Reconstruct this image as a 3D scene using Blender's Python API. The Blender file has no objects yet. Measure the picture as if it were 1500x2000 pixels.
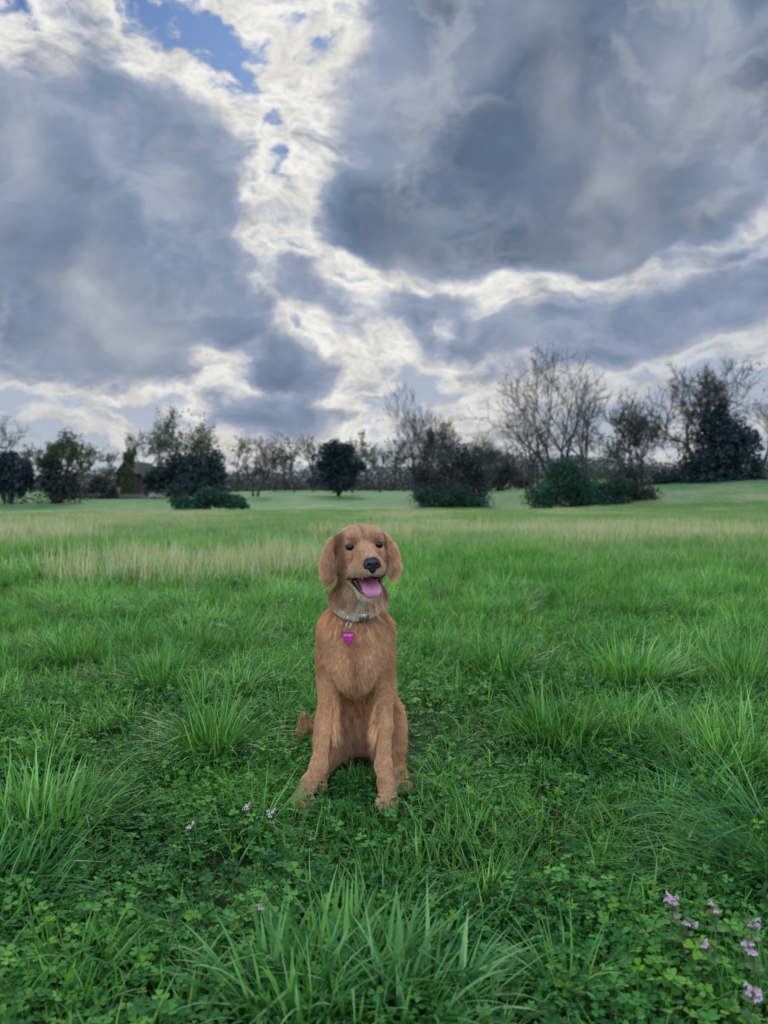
import bpy, bmesh, math, random
import numpy as np
from mathutils import Vector, Matrix, Euler
random.seed(7)
RNG = np.random.default_rng(7)
S = bpy.context.scene
COL = S.collection
R = math.radians

# ------------------------------------------------------------------ camera
CAM_H = 0.77
FPX = 1503.0                      # focal length in pixels of the 1500x2000 photograph
HORIZ = 955.0
PITCH = math.atan((1000.0 - HORIZ) / FPX)
cam_d = bpy.data.cameras.new('camera')
cam_d.sensor_fit = 'VERTICAL'
cam_d.sensor_height = 36.0
cam_d.sensor_width = 27.0
cam_d.lens = FPX / 2000.0 * 36.0
cam_d.clip_start = 0.05
cam_d.clip_end = 6000
cam_d.dof.use_dof = True
cam_d.dof.focus_distance = 1.86
cam_d.dof.aperture_fstop = 4.0
cam = bpy.data.objects.new('camera', cam_d)
cam.location = (0, 0, CAM_H)
cam.rotation_euler = (R(90) - PITCH, 0, 0)
COL.objects.link(cam)
S.camera = cam

def ray(px, py):
    a = (px - 750.0) / FPX
    b = (1000.0 - py) / FPX
    cp, sp = math.cos(PITCH), math.sin(PITCH)
    return Vector((a, cp + b * sp, b * cp - sp))
def at(px, py, d):
    r = ray(px, py)
    r = r * (d / r.y)
    return Vector((r.x, r.y, CAM_H + r.z))

# ------------------------------------------------------------------ exposure
S.view_settings.view_transform = 'Standard'
S.view_settings.look = 'None'
S.view_settings.exposure = 0.2
S.view_settings.gamma = 1.0
S.view_settings.use_curve_mapping = False
S.cycles.max_bounces = 6
S.cycles.diffuse_bounces = 3
S.cycles.glossy_bounces = 2
S.cycles.transmission_bounces = 3
S.cycles.transparent_max_bounces = 4
S.cycles.volume_bounces = 0
S.cycles.caustics_reflective = False
S.cycles.caustics_refractive = False
S.render.hair_type = 'STRAND'

# ------------------------------------------------------------------ sun (veiled by the cloud in front of the camera)
SUN_EL, SUN_AZ = R(26), R(-6)      # azimuth from +Y towards +X
sun_d = bpy.data.lights.new('sun', 'SUN')
sun_d.energy = 2.0
sun_d.angle = R(16)
sun_d.color = (1.0, 0.95, 0.88)
sun = bpy.data.objects.new('sun', sun_d)
sdir = Vector((math.sin(SUN_AZ) * math.cos(SUN_EL), math.cos(SUN_AZ) * math.cos(SUN_EL), math.sin(SUN_EL)))
sun.rotation_euler = sdir.to_track_quat('Z', 'Y').to_euler()
sun.location = (0, 0, 30)
COL.objects.link(sun)

# ------------------------------------------------------------------ world: Nishita sky behind procedural broken cloud
W = bpy.data.worlds.new('World')
S.world = W
W.use_nodes = True
class NT:
    """small helper to write node graphs as expressions"""
    def __init__(s, tree):
        s.t = tree; s.n = tree.nodes; s.l = tree.links
    def new(s, typ, **kw):
        n = s.n.new(typ)
        for k, v in kw.items(): setattr(n, k, v)
        return n
    def put(s, sock, v):
        if isinstance(v, bpy.types.NodeSocket): s.l.new(v, sock)
        elif v is not None: sock.default_value = v
    def m(s, op, a, b=None, c=None, clamp=False):
        n = s.new('ShaderNodeMath', operation=op); n.use_clamp = clamp
        s.put(n.inputs[0], a); s.put(n.inputs[1], b); s.put(n.inputs[2], c)
        return n.outputs[0]
    def v(s, op, a, b=None, scale=None):
        n = s.new('ShaderNodeVectorMath', operation=op)
        s.put(n.inputs[0], a); s.put(n.inputs[1], b)
        if scale is not None: s.put(n.inputs['Scale'], scale)
        return n.outputs['Value'] if op in ('LENGTH', 'DOT_PRODUCT', 'DISTANCE') else n.outputs[0]
    def noise(s, vec, scale, detail=5, rough=0.55, lac=2.0, out=0, dist=0.0):
        n = s.new('ShaderNodeTexNoise', noise_dimensions='3D')
        s.put(n.inputs['Vector'], vec); s.put(n.inputs['Scale'], scale)
        n.inputs['Detail'].default_value = detail; n.inputs['Roughness'].default_value = rough
        n.inputs['Lacunarity'].default_value = lac; n.inputs['Distortion'].default_value = dist
        return n.outputs[out]
    def mr(s, v, a, b, c=0.0, d=1.0, smooth=True):
        n = s.new('ShaderNodeMapRange')
        n.interpolation_type = 'SMOOTHSTEP' if smooth else 'LINEAR'
        s.put(n.inputs[0], v)
        for i, q in enumerate((a, b, c, d)): s.put(n.inputs[i + 1], q)
        return n.outputs[0]
    def mix(s, f, a, b, blend='MIX'):
        n = s.new('ShaderNodeMix', data_type='RGBA', blend_type=blend)
        s.put(n.inputs[0], f); s.put(n.inputs[6], a); s.put(n.inputs[7], b)
        return n.outputs[2]
    def ramp(s, f, stops, interp='LINEAR'):
        n = s.new('ShaderNodeValToRGB'); r = n.color_ramp; r.interpolation = interp
        while len(r.elements) < len(stops): r.elements.new(0.5)
        for e, (p, c) in zip(r.elements, stops):
            e.position = p; e.color = (c[0], c[1], c[2], 1)
        s.put(n.inputs[0], f)
        return n.outputs[0]
    def map(s, vec, loc=(0,0,0), rot=(0,0,0), sc=(1,1,1), typ='POINT'):
        n = s.new('ShaderNodeMapping', vector_type=typ)
        s.put(n.inputs[0], vec); n.inputs[1].default_value = loc; n.inputs[2].default_value = rot; n.inputs[3].default_value = sc
        return n.outputs[0]
def srgb(r, g, b):
    f = lambda c: (c / 12.92 if c <= 0.04045 else ((c + 0.055) / 1.055) ** 2.4)
    return (f(r / 255), f(g / 255), f(b / 255), 1)

def cloud_layout():
    """where the cloud banks of this evening stand: a soft thickness map over the sphere of directions,
    computed here and read by the world shader, which breaks it up with turbulence"""
    Wd, Hd = 2048, 1024
    u = (np.arange(Wd) + .5) / Wd; v = (np.arange(Hd) + .5) / Hd
    ph = -(u - .5) * 2 * np.pi; th = (v - .5) * np.pi
    PH, TH = np.meshgrid(ph, th)
    X = (np.cos(PH) * np.cos(TH)).astype(np.float32); Y = (np.sin(PH) * np.cos(TH)).astype(np.float32); Z = np.sin(TH).astype(np.float32)
    sel = (Y > 0.05) & (Z > -.25)
    D = np.stack([X[sel], Y[sel], Z[sel]], -1)
    def blob(px, py, rx, ry, rot=0, soft=0.45):
        c = ray(px, py); k = 1.0 / c.length; c = c * k
        az, el = math.atan2(c.x, c.y), math.asin(c.z)
        M = np.array(Euler((el, R(rot), -az), 'XYZ').to_matrix(), np.float32)
        q = (D - np.array(c, np.float32)) @ M / np.array((rx / FPX * k, 0.6, ry / FPX * k), np.float32)
        L = np.sqrt((q * q).sum(1))
        t = np.clip((1 + soft - L) / (1 + soft - max(0., 1 - soft)), 0, 1)
        return t * t * (3 - 2 * t)
    def smax(a, b, k=.12):
        h = np.maximum(k - np.abs(a - b), 0) / k
        return np.maximum(a, b) + h * h * h * k / 6
    banks = [  # px, py, rx, ry, rot, soft, thickness
        (170, 325, 330, 265, 0, .42, .62), (60, 560, 330, 210, 0, .5, .70), (300, 600, 210, 160, 15, .5, .64),
        (90, 690, 300, 70, 2, .5, .70), (320, 250, 150, 130, 10, .5, .56), (560, 705, 110, 55, 14, .6, .60), (365, 450, 130, 170, 5, .5, .56),
        (1150, 130, 500, 350, -4, .34, .88), (980, 400, 350, 150, -4, .34, .94), (1330, 300, 230, 210, -20, .4, .76),
        (850, 140, 170, 200, -14, .6, .64), (1180, 470, 200, 60, -12, .45, .74), (850, 420, 130, 110, 10, .4, .76),
        (540, 800, 120, 40, 0, .7, .52), (820, 600, 150, 60, 0, .8, .52), (860, 660, 100, 60, 0, .8, .48), (960, 700, 120, 50, 10, .8, .44), (620, 570, 150, 60, 15, .8, .52), (720, 745, 90, 16, 0, .6, .46), (640, 640, 70, 18, 0, .6, .46),
        (1250, 615, 400, 62, -6, .7, .62), (1380, 600, 230, 80, -10, .6, .60), (120, 830, 200, 30, 0, .8, .36), (1150, 700, 160, 40, -4, .8, .50),
    ]
    thin = [  # bright thin cloud, thickness about 0.2
        (560, 60, 210, 130, 10, .5, .20), (510, 180, 160, 130, -10, .5, .20), (575, 330, 150, 170, 0, .5, .19), (580, 430, 150, 90, 0, .5, .19),
        (90, 90, 200, 100, 15, .5, .22), (260, 95, 190, 50, 12, .5, .2), (400, 700, 90, 60, 30, .5, .2), (720, 690, 150, 80, 8, .6, .23),
        (350, 780, 330, 40, 3, .6, .2), (720, 830, 240, 45, 0, .6, .10), (1430, 690, 130, 34, -8, .5, .16), (930, 720, 120, 60, 0, .6, .17),
        (1150, 800, 330, 36, 0, .6, .08), (1400, 440, 240, 60, -24, .4, .2), (960, 520, 330, 56, 0, .35, .2), (1220, 500, 200, 50, -14, .35, .2), (1497, 330, 60, 100, 0, .5, .2),
        (1490, 560, 30, 16, 0, .5, .13), (520, 490, 130, 40, -10, .5, .2),
    ]
    t = np.zeros(len(D), np.float32)
    for px, py, rx, ry, rot, soft, a in banks: t = smax(t, blob(px, py, rx, ry, rot, soft) * a)
    for px, py, rx, ry, rot, soft, a in thin: t = smax(t, blob(px, py, rx, ry, rot, soft) * a, .06)
    # openings that the light comes through: thickness pulled toward thin cloud
    for px, py, rx, ry, rot, a in [(940, 545, 280, 22, 2, .72), (1290, 500, 210, 24, -20, .8), (1440, 430, 120, 22, -38, .8), (560, 80, 115, 110, 0, .75), (520, 185, 120, 70, 15, .8), (570, 290, 80, 90, 0, .7),
                                   (580, 400, 80, 90, 0, .75), (545, 475, 110, 26, -8, .7), (700, 690, 120, 54, 8, .5), (430, 700, 60, 38, 30, .6), (330, 765, 230, 22, 2, .42), (30, 70, 70, 80, 0, .8), (120, 80, 50, 70, 0, .7),
                                   (250, 105, 140, 30, 14, .7), (390, 160, 70, 36, 30, .8), (690, 525, 50, 22, 0, .7), (860, 640, 26, 30, 0, .6), (1430, 690, 120, 18, -8, .5), (930, 730, 60, 30, 0, .55)]:
        t = t + (.18 - t) * blob(px, py, rx, ry, rot, .7) * a
    for px, py, rx, ry, rot, soft, a in [(335, 22, 115, 55, 12, .5, .34), (440, 100, 70, 50, 30, .5, .2), (555, 285, 34, 60, 0, .5, .26), (488, 100, 40, 34, 0, .5, .24),
                                         (45, 10, 40, 35, 0, .6, .24), (1480, 330, 50, 40, 0, .5, .2), (780, 760, 60, 14, 0, .5, .2), (130, 820, 300, 45, 0, .5, .14)]:
        t = t - blob(px, py, rx, ry, rot, soft) * a
    lit = np.zeros(len(D), np.float32)
    for px, py, rx, ry, rot, a in [(200, 620, 70, 120, -25, .8), (30, 340, 70, 130, 0, .5), (390, 420, 100, 150, 0, .35), (1180, 380, 110, 110, -30, .55), (1060, 160, 40, 150, -8, .28),
                                   (1330, 200, 90, 90, 0, .28), (830, 480, 60, 60, 0, .5), (1330, 420, 80, 40, -30, .5), (150, 450, 60, 60, 0, .3), (270, 660, 90, 60, 0, .5), (800, 60, 60, 90, 0, .3)]:
        lit = np.maximum(lit, blob(px, py, rx * 1.2, ry * 1.2, rot, .75) * a)
    buf = np.zeros((Hd, Wd, 4), np.float32); buf[..., 3] = 1
    buf[sel, 0] = t + .5; buf[~sel, 0] = .5; buf[sel, 1] = lit; buf[sel, 2] = blob(750, 420, 1500, 900, 0, .3)
    im = bpy.data.images.new('cloud_layout', Wd, Hd, float_buffer=True, is_data=True)
    im.pixels.foreach_set(buf.ravel()); im.update(); im.pack()
    return im
def build_sky():
    T = NT(W.node_tree); T.n.clear()
    g = T.new('ShaderNodeTexCoord').outputs['Generated']
    d = T.v('NORMALIZE', g)
    sep = T.new('ShaderNodeSeparateXYZ'); T.l.new(d, sep.inputs[0])
    z = sep.outputs[2]
    # domain warp: the outlines of every cloud bank are broken up by two octaves of turbulence
    dz = T.map(d, sc=(1, 1, 1.35))
    w1 = T.v('SUBTRACT', T.noise(dz, 3.2, 3, 0.5, out=1), (0.5, 0.5, 0.5))
    w2 = T.v('SUBTRACT', T.noise(dz, 11.0, 4, 0.6, out=1), (0.5, 0.5, 0.5))
    wd = T.v('ADD', d, T.v('ADD', T.v('SCALE', w1, scale=0.11), T.v('SCALE', w2, scale=0.052)))
    ev = T.new('ShaderNodeTexEnvironment'); ev.image = cloud_layout(); ev.interpolation = 'Linear'
    T.put(ev.inputs[0], wd)
    lay = T.new('ShaderNodeSeparateColor'); T.l.new(ev.outputs[0], lay.inputs[0])
    t = T.m('SUBTRACT', lay.outputs[0], .5); lit0 = lay.outputs[1]; front = lay.outputs[2]
    # generic broken cloud everywhere the layout says nothing (behind, beside and above the camera)
    gen = T.noise(dz, 1.7, 8, 0.55)
    gen = T.mr(gen, 0.42, 0.66, -0.12, 0.7, smooth=False)
    gen = T.m('MULTIPLY', gen, T.m('SUBTRACT', 1.0, front))
    t = T.m('MAXIMUM', t, gen)
    # fine structure
    n1 = T.m('SUBTRACT', T.noise(T.map(wd, sc=(1, 1, 1.6)), 8.5, 8, 0.57), 0.5)
    n2 = T.m('SUBTRACT', T.noise(T.map(wd, sc=(1, 1, 2.4)), 24, 6, 0.6), 0.5)
    thick = T.mr(t, 0.25, 0.8)
    amp = T.mr(t, 0.0, 0.55, 0.85, 0.62)
    tt = T.m('ADD', t, T.m('MULTIPLY', T.m('ADD', T.m('MULTIPLY', n1, 1.45), T.m('MULTIPLY', n2, T.mr(t, .25, .6, .8, .25))), amp))
    # cloud colour against thickness: bright where thin (the sun is behind), slate where thick
    body = T.ramp(T.m('MULTIPLY', tt, 1.0, clamp=True), [
        (0.0, srgb(176, 188, 206)), (0.08, srgb(214, 217, 222)), (0.19, srgb(246, 244, 238)), (0.29, srgb(214, 215, 217)),
        (0.42, srgb(160, 171, 192)), (0.58, srgb(126, 144, 171)), (0.80, srgb(107, 125, 149)), (1.0, srgb(92, 108, 131))])
    # forward scattering: thin cloud is white near the hidden sun and only pale grey far from it
    ca = T.v('DOT_PRODUCT', d, tuple(sdir))
    glow = T.mr(ca, 0.84, 0.972)
    dull = T.ramp(T.m('MULTIPLY', tt, 1.0, clamp=True), [
        (0.0, srgb(160, 174, 200)), (0.10, srgb(186, 194, 208)), (0.20, srgb(198, 202, 207)), (0.32, srgb(170, 179, 194)),
        (0.45, srgb(148, 161, 186)), (0.60, srgb(122, 140, 167)), (0.80, srgb(107, 125, 149)), (1.0, srgb(92, 108, 131))])
    body = T.mix(T.m('MAXIMUM', glow, .25), dull, body)
    grain = T.mr(T.noise(T.map(wd, loc=(2, 8, 1), sc=(1, 1, 1.7)), 19.0, 6, 0.6), .34, .62, .80, 1.03)
    body = T.mix(T.m('SUBTRACT', 1.0, thick), body, T.v('SCALE', body, scale=grain))
    # billows lit from behind inside the thick banks
    wm = T.v('ADD', d, T.v('SCALE', w1, scale=0.10))
    bill = T.noise(T.map(wm, loc=(3, 1, 7), sc=(1, 1, 1.4)), 5.0, 4, 0.46)
    body = T.mix(T.m('MULTIPLY', T.mr(bill, 0.50, 0.70), T.m('MULTIPLY', thick, 0.5)), body, srgb(170, 180, 198))
    body = T.mix(T.m('MULTIPLY', T.mr(bill, 0.48, 0.28), T.m('MULTIPLY', thick, 0.45)), body, srgb(96, 116, 148))
    lit = T.m('MULTIPLY', lit0, T.mr(T.noise(T.map(wm, loc=(9, 4, 2)), 8.0, 4, 0.5), 0.38, 0.62, 0.25, 1.0))
    body = T.mix(T.m('MULTIPLY', lit, thick), body, srgb(196, 200, 204))
    fil = T.noise(T.map(wd, loc=(5, 5, 3), sc=(1, 1, 1.3)), 6.5, 5, 0.55)
    fil = T.m('SUBTRACT', 1.0, T.m('MULTIPLY', T.m('ABSOLUTE', T.m('SUBTRACT', fil, .5)), 16.0), clamp=True)
    body = T.mix(T.m('MULTIPLY', T.m('MULTIPLY', fil, thick), T.mr(bill, .38, .62, .05, .38)), body, srgb(190, 196, 206))
    # opening: deep blue aloft, pale haze low down, cream toward the horizon
    sk = T.new('ShaderNodeTexSky'); sk.sky_type = 'NISHITA'; sk.sun_disc = False
    sk.sun_elevation = SUN_EL; sk.sun_rotation = SUN_AZ; sk.air_density = 1.0; sk.dust_density = 0.6; sk.ozone_density = 2.0
    blue = T.v('MULTIPLY', sk.outputs[0], (0.019, 0.033, 0.060))
    veil = T.ramp(T.mr(z, 0.0, 0.62, 0, 1, smooth=False), [(0.0, srgb(186, 196, 208)), (0.22, srgb(172, 184, 203)), (0.50, srgb(136, 153, 184)), (1.0, srgb(110, 134, 182))])
    gap = T.mix(T.mr(z, 0.36, 0.52, 0.95, 0.22), blue, veil)
    cover = T.mr(tt, -0.04, 0.13)
    col = T.mix(cover, gap, body)
    warm = T.mr(z, 0.24, 0.02, 0, 0.35)
    col = T.mix(warm, col, T.mix(1.0, col, (1.06, 0.99, 0.90, 1), blend='MULTIPLY'))
    # away from the sun the unseen sky is raised as fill light for grass and dog
    # and weighted to overhead for top light, deepening the gaps between blades
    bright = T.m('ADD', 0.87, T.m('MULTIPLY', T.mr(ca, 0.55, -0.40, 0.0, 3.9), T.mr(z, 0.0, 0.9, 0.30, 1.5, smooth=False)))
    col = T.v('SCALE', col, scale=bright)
    col = T.v('SCALE', col, scale=10.0)
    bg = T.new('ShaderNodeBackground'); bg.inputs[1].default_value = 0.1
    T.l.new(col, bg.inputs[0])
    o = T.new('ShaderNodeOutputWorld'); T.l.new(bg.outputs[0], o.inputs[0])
build_sky()
W.cycles.sampling_method = 'MANUAL'
W.cycles.sample_map_resolution = 512
# ------------------------------------------------------------------ helpers
def tag(o, label=None, cat=None, group=None, kind=None):
    if label: o['label'] = label
    if cat: o['category'] = cat
    if group: o['group'] = group
    if kind: o['kind'] = kind
    return o
def empty(name, loc=(0, 0, 0)):
    o = bpy.data.objects.new(name, None)
    o.empty_display_size = 0.2
    o.location = loc
    COL.objects.link(o)
    return o
def mesh_np(name, verts, faces, mat=None, parent=None, smooth=True, cols=None, attr='tint', link=True, mats=None, fmat=None):
    """verts (n,3); faces (m,3) or (m,4) int array, or a list of such arrays"""
    me = bpy.data.meshes.new(name)
    verts = np.asarray(verts, np.float32)
    fl = faces if isinstance(faces, list) else [faces]
    fl = [np.asarray(f, np.int32) for f in fl if len(f)]
    loops = np.concatenate([f.ravel() for f in fl])
    tot = np.concatenate([np.full(len(f), f.shape[1], np.int32) for f in fl])
    me.vertices.add(len(verts)); me.vertices.foreach_set('co', verts.ravel())
    me.loops.add(len(loops)); me.loops.foreach_set('vertex_index', loops)
    me.polygons.add(len(tot))
    st = np.concatenate([[0], np.cumsum(tot)[:-1]]).astype(np.int32)
    me.polygons.foreach_set('loop_start', st); me.polygons.foreach_set('loop_total', tot)
    if smooth: me.polygons.foreach_set('use_smooth', np.ones(len(tot), bool))
    if cols is not None:
        a = me.color_attributes.new(attr, 'FLOAT_COLOR', 'POINT')
        c = np.ones((len(verts), 4), np.float32); c[:, :cols.shape[1]] = cols
        a.data.foreach_set('color', c.ravel())
    if mats:
        for m in mats: me.materials.append(m)
        if fmat is not None: me.polygons.foreach_set('material_index', np.asarray(fmat, np.int32))
    elif mat: me.materials.append(mat)
    me.update(); me.validate()
    o = bpy.data.objects.new(name, me)
    if link: COL.objects.link(o)
    if parent: o.parent = parent
    return o
def prism(pts, y0, y1):
    n = len(pts)
    V = np.array([(x, y0, z) for x, z in pts] + [(x, y1, z) for x, z in pts])
    f = [list(range(n)), list(range(2 * n - 1, n - 1, -1))] + [[i, i + n, (i + 1) % n + n, (i + 1) % n] for i in range(n)]
    return V, f
def poly_obj(name, V, F, mat, parent=None, bevel=0):
    me = bpy.data.meshes.new(name); me.from_pydata([tuple(v) for v in V], [], [tuple(f) for f in F]); me.update()
    bm = bmesh.new(); bm.from_mesh(me); bmesh.ops.recalc_face_normals(bm, faces=bm.faces)
    if bevel: bmesh.ops.bevel(bm, geom=bm.edges[:], offset=bevel, segments=2, affect='EDGES', clamp_overlap=True)
    bm.to_mesh(me); bm.free()
    me.materials.append(mat)
    o = bpy.data.objects.new(name, me); COL.objects.link(o)
    if parent: o.parent = parent
    return o
def new_mat(name):
    m = bpy.data.materials.new(name); m.use_nodes = True
    T = NT(m.node_tree); T.n.clear()
    out = T.new('ShaderNodeOutputMaterial')
    return m, T, out
def principled(T, out, color, rough=0.6, spec=0.5, metal=0.0, **kw):
    p = T.new('ShaderNodeBsdfPrincipled')
    T.put(p.inputs['Base Color'], color); T.put(p.inputs['Roughness'], rough)
    T.put(p.inputs['Specular IOR Level'], spec); T.put(p.inputs['Metallic'], metal)
    for k, v in kw.items(): T.put(p.inputs[k.replace('_', ' ')], v)
    if out: T.l.new(p.outputs[0], out.inputs[0])
    return p
def smooth01(x): x = np.clip(x, 0, 1); return x * x * (3 - 2 * x)
_lat = np.random.default_rng(99).random((64, 64, 64)).astype(np.float32)
def vnoise(p, s=1.0, off=0.0):
    """value noise in 0..1, p (n,3)"""
    q = np.asarray(p, np.float64) * s + off + 500.0
    i = np.floor(q).astype(np.int64); f = q - i; f = f * f * (3 - 2 * f)
    r = 0
    for dx in (0, 1):
        for dy in (0, 1):
            for dz in (0, 1):
                w = (f[:, 0] if dx else 1 - f[:, 0]) * (f[:, 1] if dy else 1 - f[:, 1]) * (f[:, 2] if dz else 1 - f[:, 2])
                r = r + w * _lat[(i[:, 0] + dx) & 63, (i[:, 1] + dy) & 63, (i[:, 2] + dz) & 63]
    return r
def fbm2(x, y, s, off=0.0, oct=3):
    p = np.stack([x, y, np.zeros_like(x)], -1).reshape(-1, 3)
    r = 0; a = 1; t = 0
    for k in range(oct):
        r = r + a * vnoise(p, s * 2 ** k, off + 17.3 * k); t += a; a *= 0.5
    return (r / t).reshape(np.shape(x))

# ------------------------------------------------------------------ ground
def ground_z(x, y):
    x = np.asarray(x, float); y = np.asarray(y, float)
    z = 0.045 * (fbm2(x, y, 0.9, 3.1) - 0.5)
    z = z * smooth01((y - 0.2) / 1.0)
    far = smooth01((y - 8) / 30)
    z = z - 0.40 * smooth01((y - 9) / 34)
    z = z + 0.55 * smooth01((y - 46) / 26) + 0.9 * smooth01((y - 70) / 130)
    z = z + far * smooth01((y - 22) / 34) * (1.75 * smooth01((x - 5) / 24) - 0.40 * smooth01((-x - 4) / 28) * (1 - smooth01((y - 80) / 80)))
    z = z + far * 0.22 * (fbm2(x, y, 0.07, 8.0) - 0.5) * 2 * smooth01((y - 12) / 20)
    # a shallow mound rising from the left at mid distance
    return z
def gz(x, y): return float(ground_z(np.array([x]), np.array([y]))[0])

def ground_mat():
    m, T, out = new_mat('meadow_ground')
    geo = T.new('ShaderNodeNewGeometry').outputs['Position']
    sep = T.new('ShaderNodeSeparateXYZ'); T.l.new(geo, sep.inputs[0])
    y = sep.outputs[1]
    n = T.noise(T.map(geo, sc=(1, 0.45, 1)), 0.35, 6, 0.6)
    n2 = T.noise(T.map(geo, sc=(1, 0.5, 1)), 3.2, 6, 0.65)
    n3 = T.noise(geo, 26.0, 4, 0.7)
    green = T.mix(T.mr(n2, 0.35, 0.65), (0.055, 0.150, 0.040, 1), (0.090, 0.20, 0.065, 1))
    straw = T.mix(n3, (0.19, 0.21, 0.12, 1), (0.28, 0.28, 0.19, 1))
    band = T.m('MULTIPLY', T.mr(y, 8, 13), T.mr(y, 62, 44))
    f = T.m('MULTIPLY', T.mr(T.m('ADD', n, T.m('MULTIPLY', T.m('SUBTRACT', n2, 0.5), 0.55)), 0.40, 0.62), T.m('MULTIPLY', band, 0.62))
    far = T.mix(f, green, straw)
    soil = T.mix(T.mr(n3, 0.3, 0.7), (0.014, 0.022, 0.009, 1), (0.026, 0.050, 0.014, 1))
    col = T.mix(T.mr(y, 3.0, 9.0), soil, far)
    b = T.new('ShaderNodeBump'); b.inputs['Strength'].default_value = 0.8; b.inputs['Distance'].default_value = 0.06
    T.put(b.inputs['Height'], n3)
    principled(T, out, col, 0.9, 0.2, Normal=b.outputs[0])
    return m
def build_ground():
    ys = np.concatenate([np.linspace(-6, 0, 10)[:-1], np.linspace(0, 6, 100)[:-1], np.geomspace(6, 160, 170)[:-1], np.geomspace(160, 2500, 24)])
    t = np.linspace(-1, 1, 141)
    V = []
    for y in ys:
        w = 8 + max(y, 0) * 1.6
        x = np.sign(t) * np.abs(t) ** 1.3 * w
        V.append(np.stack([x, np.full_like(x, y), np.zeros_like(x)], -1))
    V = np.concatenate(V)
    V[:, 2] = ground_z(V[:, 0], V[:, 1])
    n = len(t); i = np.arange(len(ys) - 1)[:, None] * n + np.arange(n - 1)[None]
    i = i.ravel()
    F = np.stack([i, i + 1, i + 1 + n, i + n], -1)
    o = mesh_np('ground', V, F, ground_mat())
    tag(o, kind='structure')
build_ground()

# ------------------------------------------------------------------ trees
def bark_mat(name, c1, c2):
    m, T, out = new_mat(name)
    g = T.new('ShaderNodeNewGeometry').outputs['Position']
    n = T.noise(T.map(g, sc=(1, 1, 0.3)), 6.0, 5, 0.6)
    principled(T, out, T.mix(n, c1, c2), 0.9, 0.2)
    return m
BARK = bark_mat('grey_bark', (0.020, 0.021, 0.022, 1), (0.050, 0.050, 0.048, 1))
BARK_D = bark_mat('dark_bark', (0.022, 0.024, 0.026, 1), (0.05, 0.05, 0.05, 1))
def leaf_mat(name, c1, c2, transl=0.25, spec=0.3, rough=0.6):
    m, T, out = new_mat(name)
    a = T.new('ShaderNodeAttribute', attribute_name='tint').outputs['Color']
    sep = T.new('ShaderNodeSeparateColor'); T.l.new(a, sep.inputs[0])
    col = T.mix(sep.outputs[0], c1, c2)
    p = principled(T, None, col, rough, spec)
    t = T.new('ShaderNodeBsdfTranslucent'); T.put(t.inputs[0], T.mix(1.0, col, (1.15, 1.25, 0.7, 1), blend='MULTIPLY'))
    mx = T.new('ShaderNodeMixShader'); mx.inputs[0].default_value = transl
    T.l.new(p.outputs[0], mx.inputs[1]); T.l.new(t.outputs[0], mx.inputs[2]); T.l.new(mx.outputs[0], out.inputs[0])
    return m
LEAF = {
    'far': leaf_mat('far_woodland', (0.050, 0.060, 0.060, 1), (0.095, 0.105, 0.095, 1), 0.1),
    'cedar': leaf_mat('cedar_foliage', (0.005, 0.018, 0.026, 1), (0.014, 0.038, 0.044, 1), 0.1),  # blue lifted in the colour to suggest distance haze
    'ever': leaf_mat('evergreen_foliage', (0.009, 0.025, 0.030, 1), (0.022, 0.048, 0.048, 1), 0.1),  # bluish for haze, as the cedar
    'bush': leaf_mat('bush_foliage', (0.010, 0.044, 0.028, 1), (0.026, 0.088, 0.046, 1), 0.2),
    'thicket': leaf_mat('thicket_twigs', (0.016, 0.023, 0.021, 1), (0.036, 0.045, 0.036, 1), 0.1),
    'bud': leaf_mat('spring_buds', (0.045, 0.070, 0.036, 1), (0.085, 0.115, 0.060, 1), 0.3),
    'ivy': leaf_mat('ivy', (0.035, 0.055, 0.022, 1), (0.07, 0.095, 0.035, 1), 0.15),
}
def tubes(segs, sides=3):
    """segs: list of (p0, p1, r0, r1) -> verts, faces"""
    A = np.array([s[0] for s in segs], float); B = np.array([s[1] for s in segs], float)
    r0 = np.array([s[2] for s in segs]); r1 = np.array([s[3] for s in segs])
    d = B - A; L = np.linalg.norm(d, axis=1, keepdims=True); d = d / np.maximum(L, 1e-9)
    ref = np.where(np.abs(d[:, 2:3]) > 0.9, np.array([[1.0, 0, 0]]), np.array([[0, 0, 1.0]]))
    u = np.cross(d, ref); u /= np.linalg.norm(u, axis=1, keepdims=True); v = np.cross(d, u)
    V = []
    for P, r in ((A, r0), (B, r1)):
        for k in range(sides):
            a = 2 * math.pi * k / sides
            V.append(P + (u * math.cos(a) + v * math.sin(a)) * r[:, None])
    n = len(segs); V = np.stack(V, 1).reshape(-1, 3)
    base = np.arange(n)[:, None] * (2 * sides)
    F = []
    for k in range(sides):
        k2 = (k + 1) % sides
        F.append(np.concatenate([base + k, base + k2, base + sides + k2, base + sides + k], 1))
    return V, np.concatenate(F)
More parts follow.
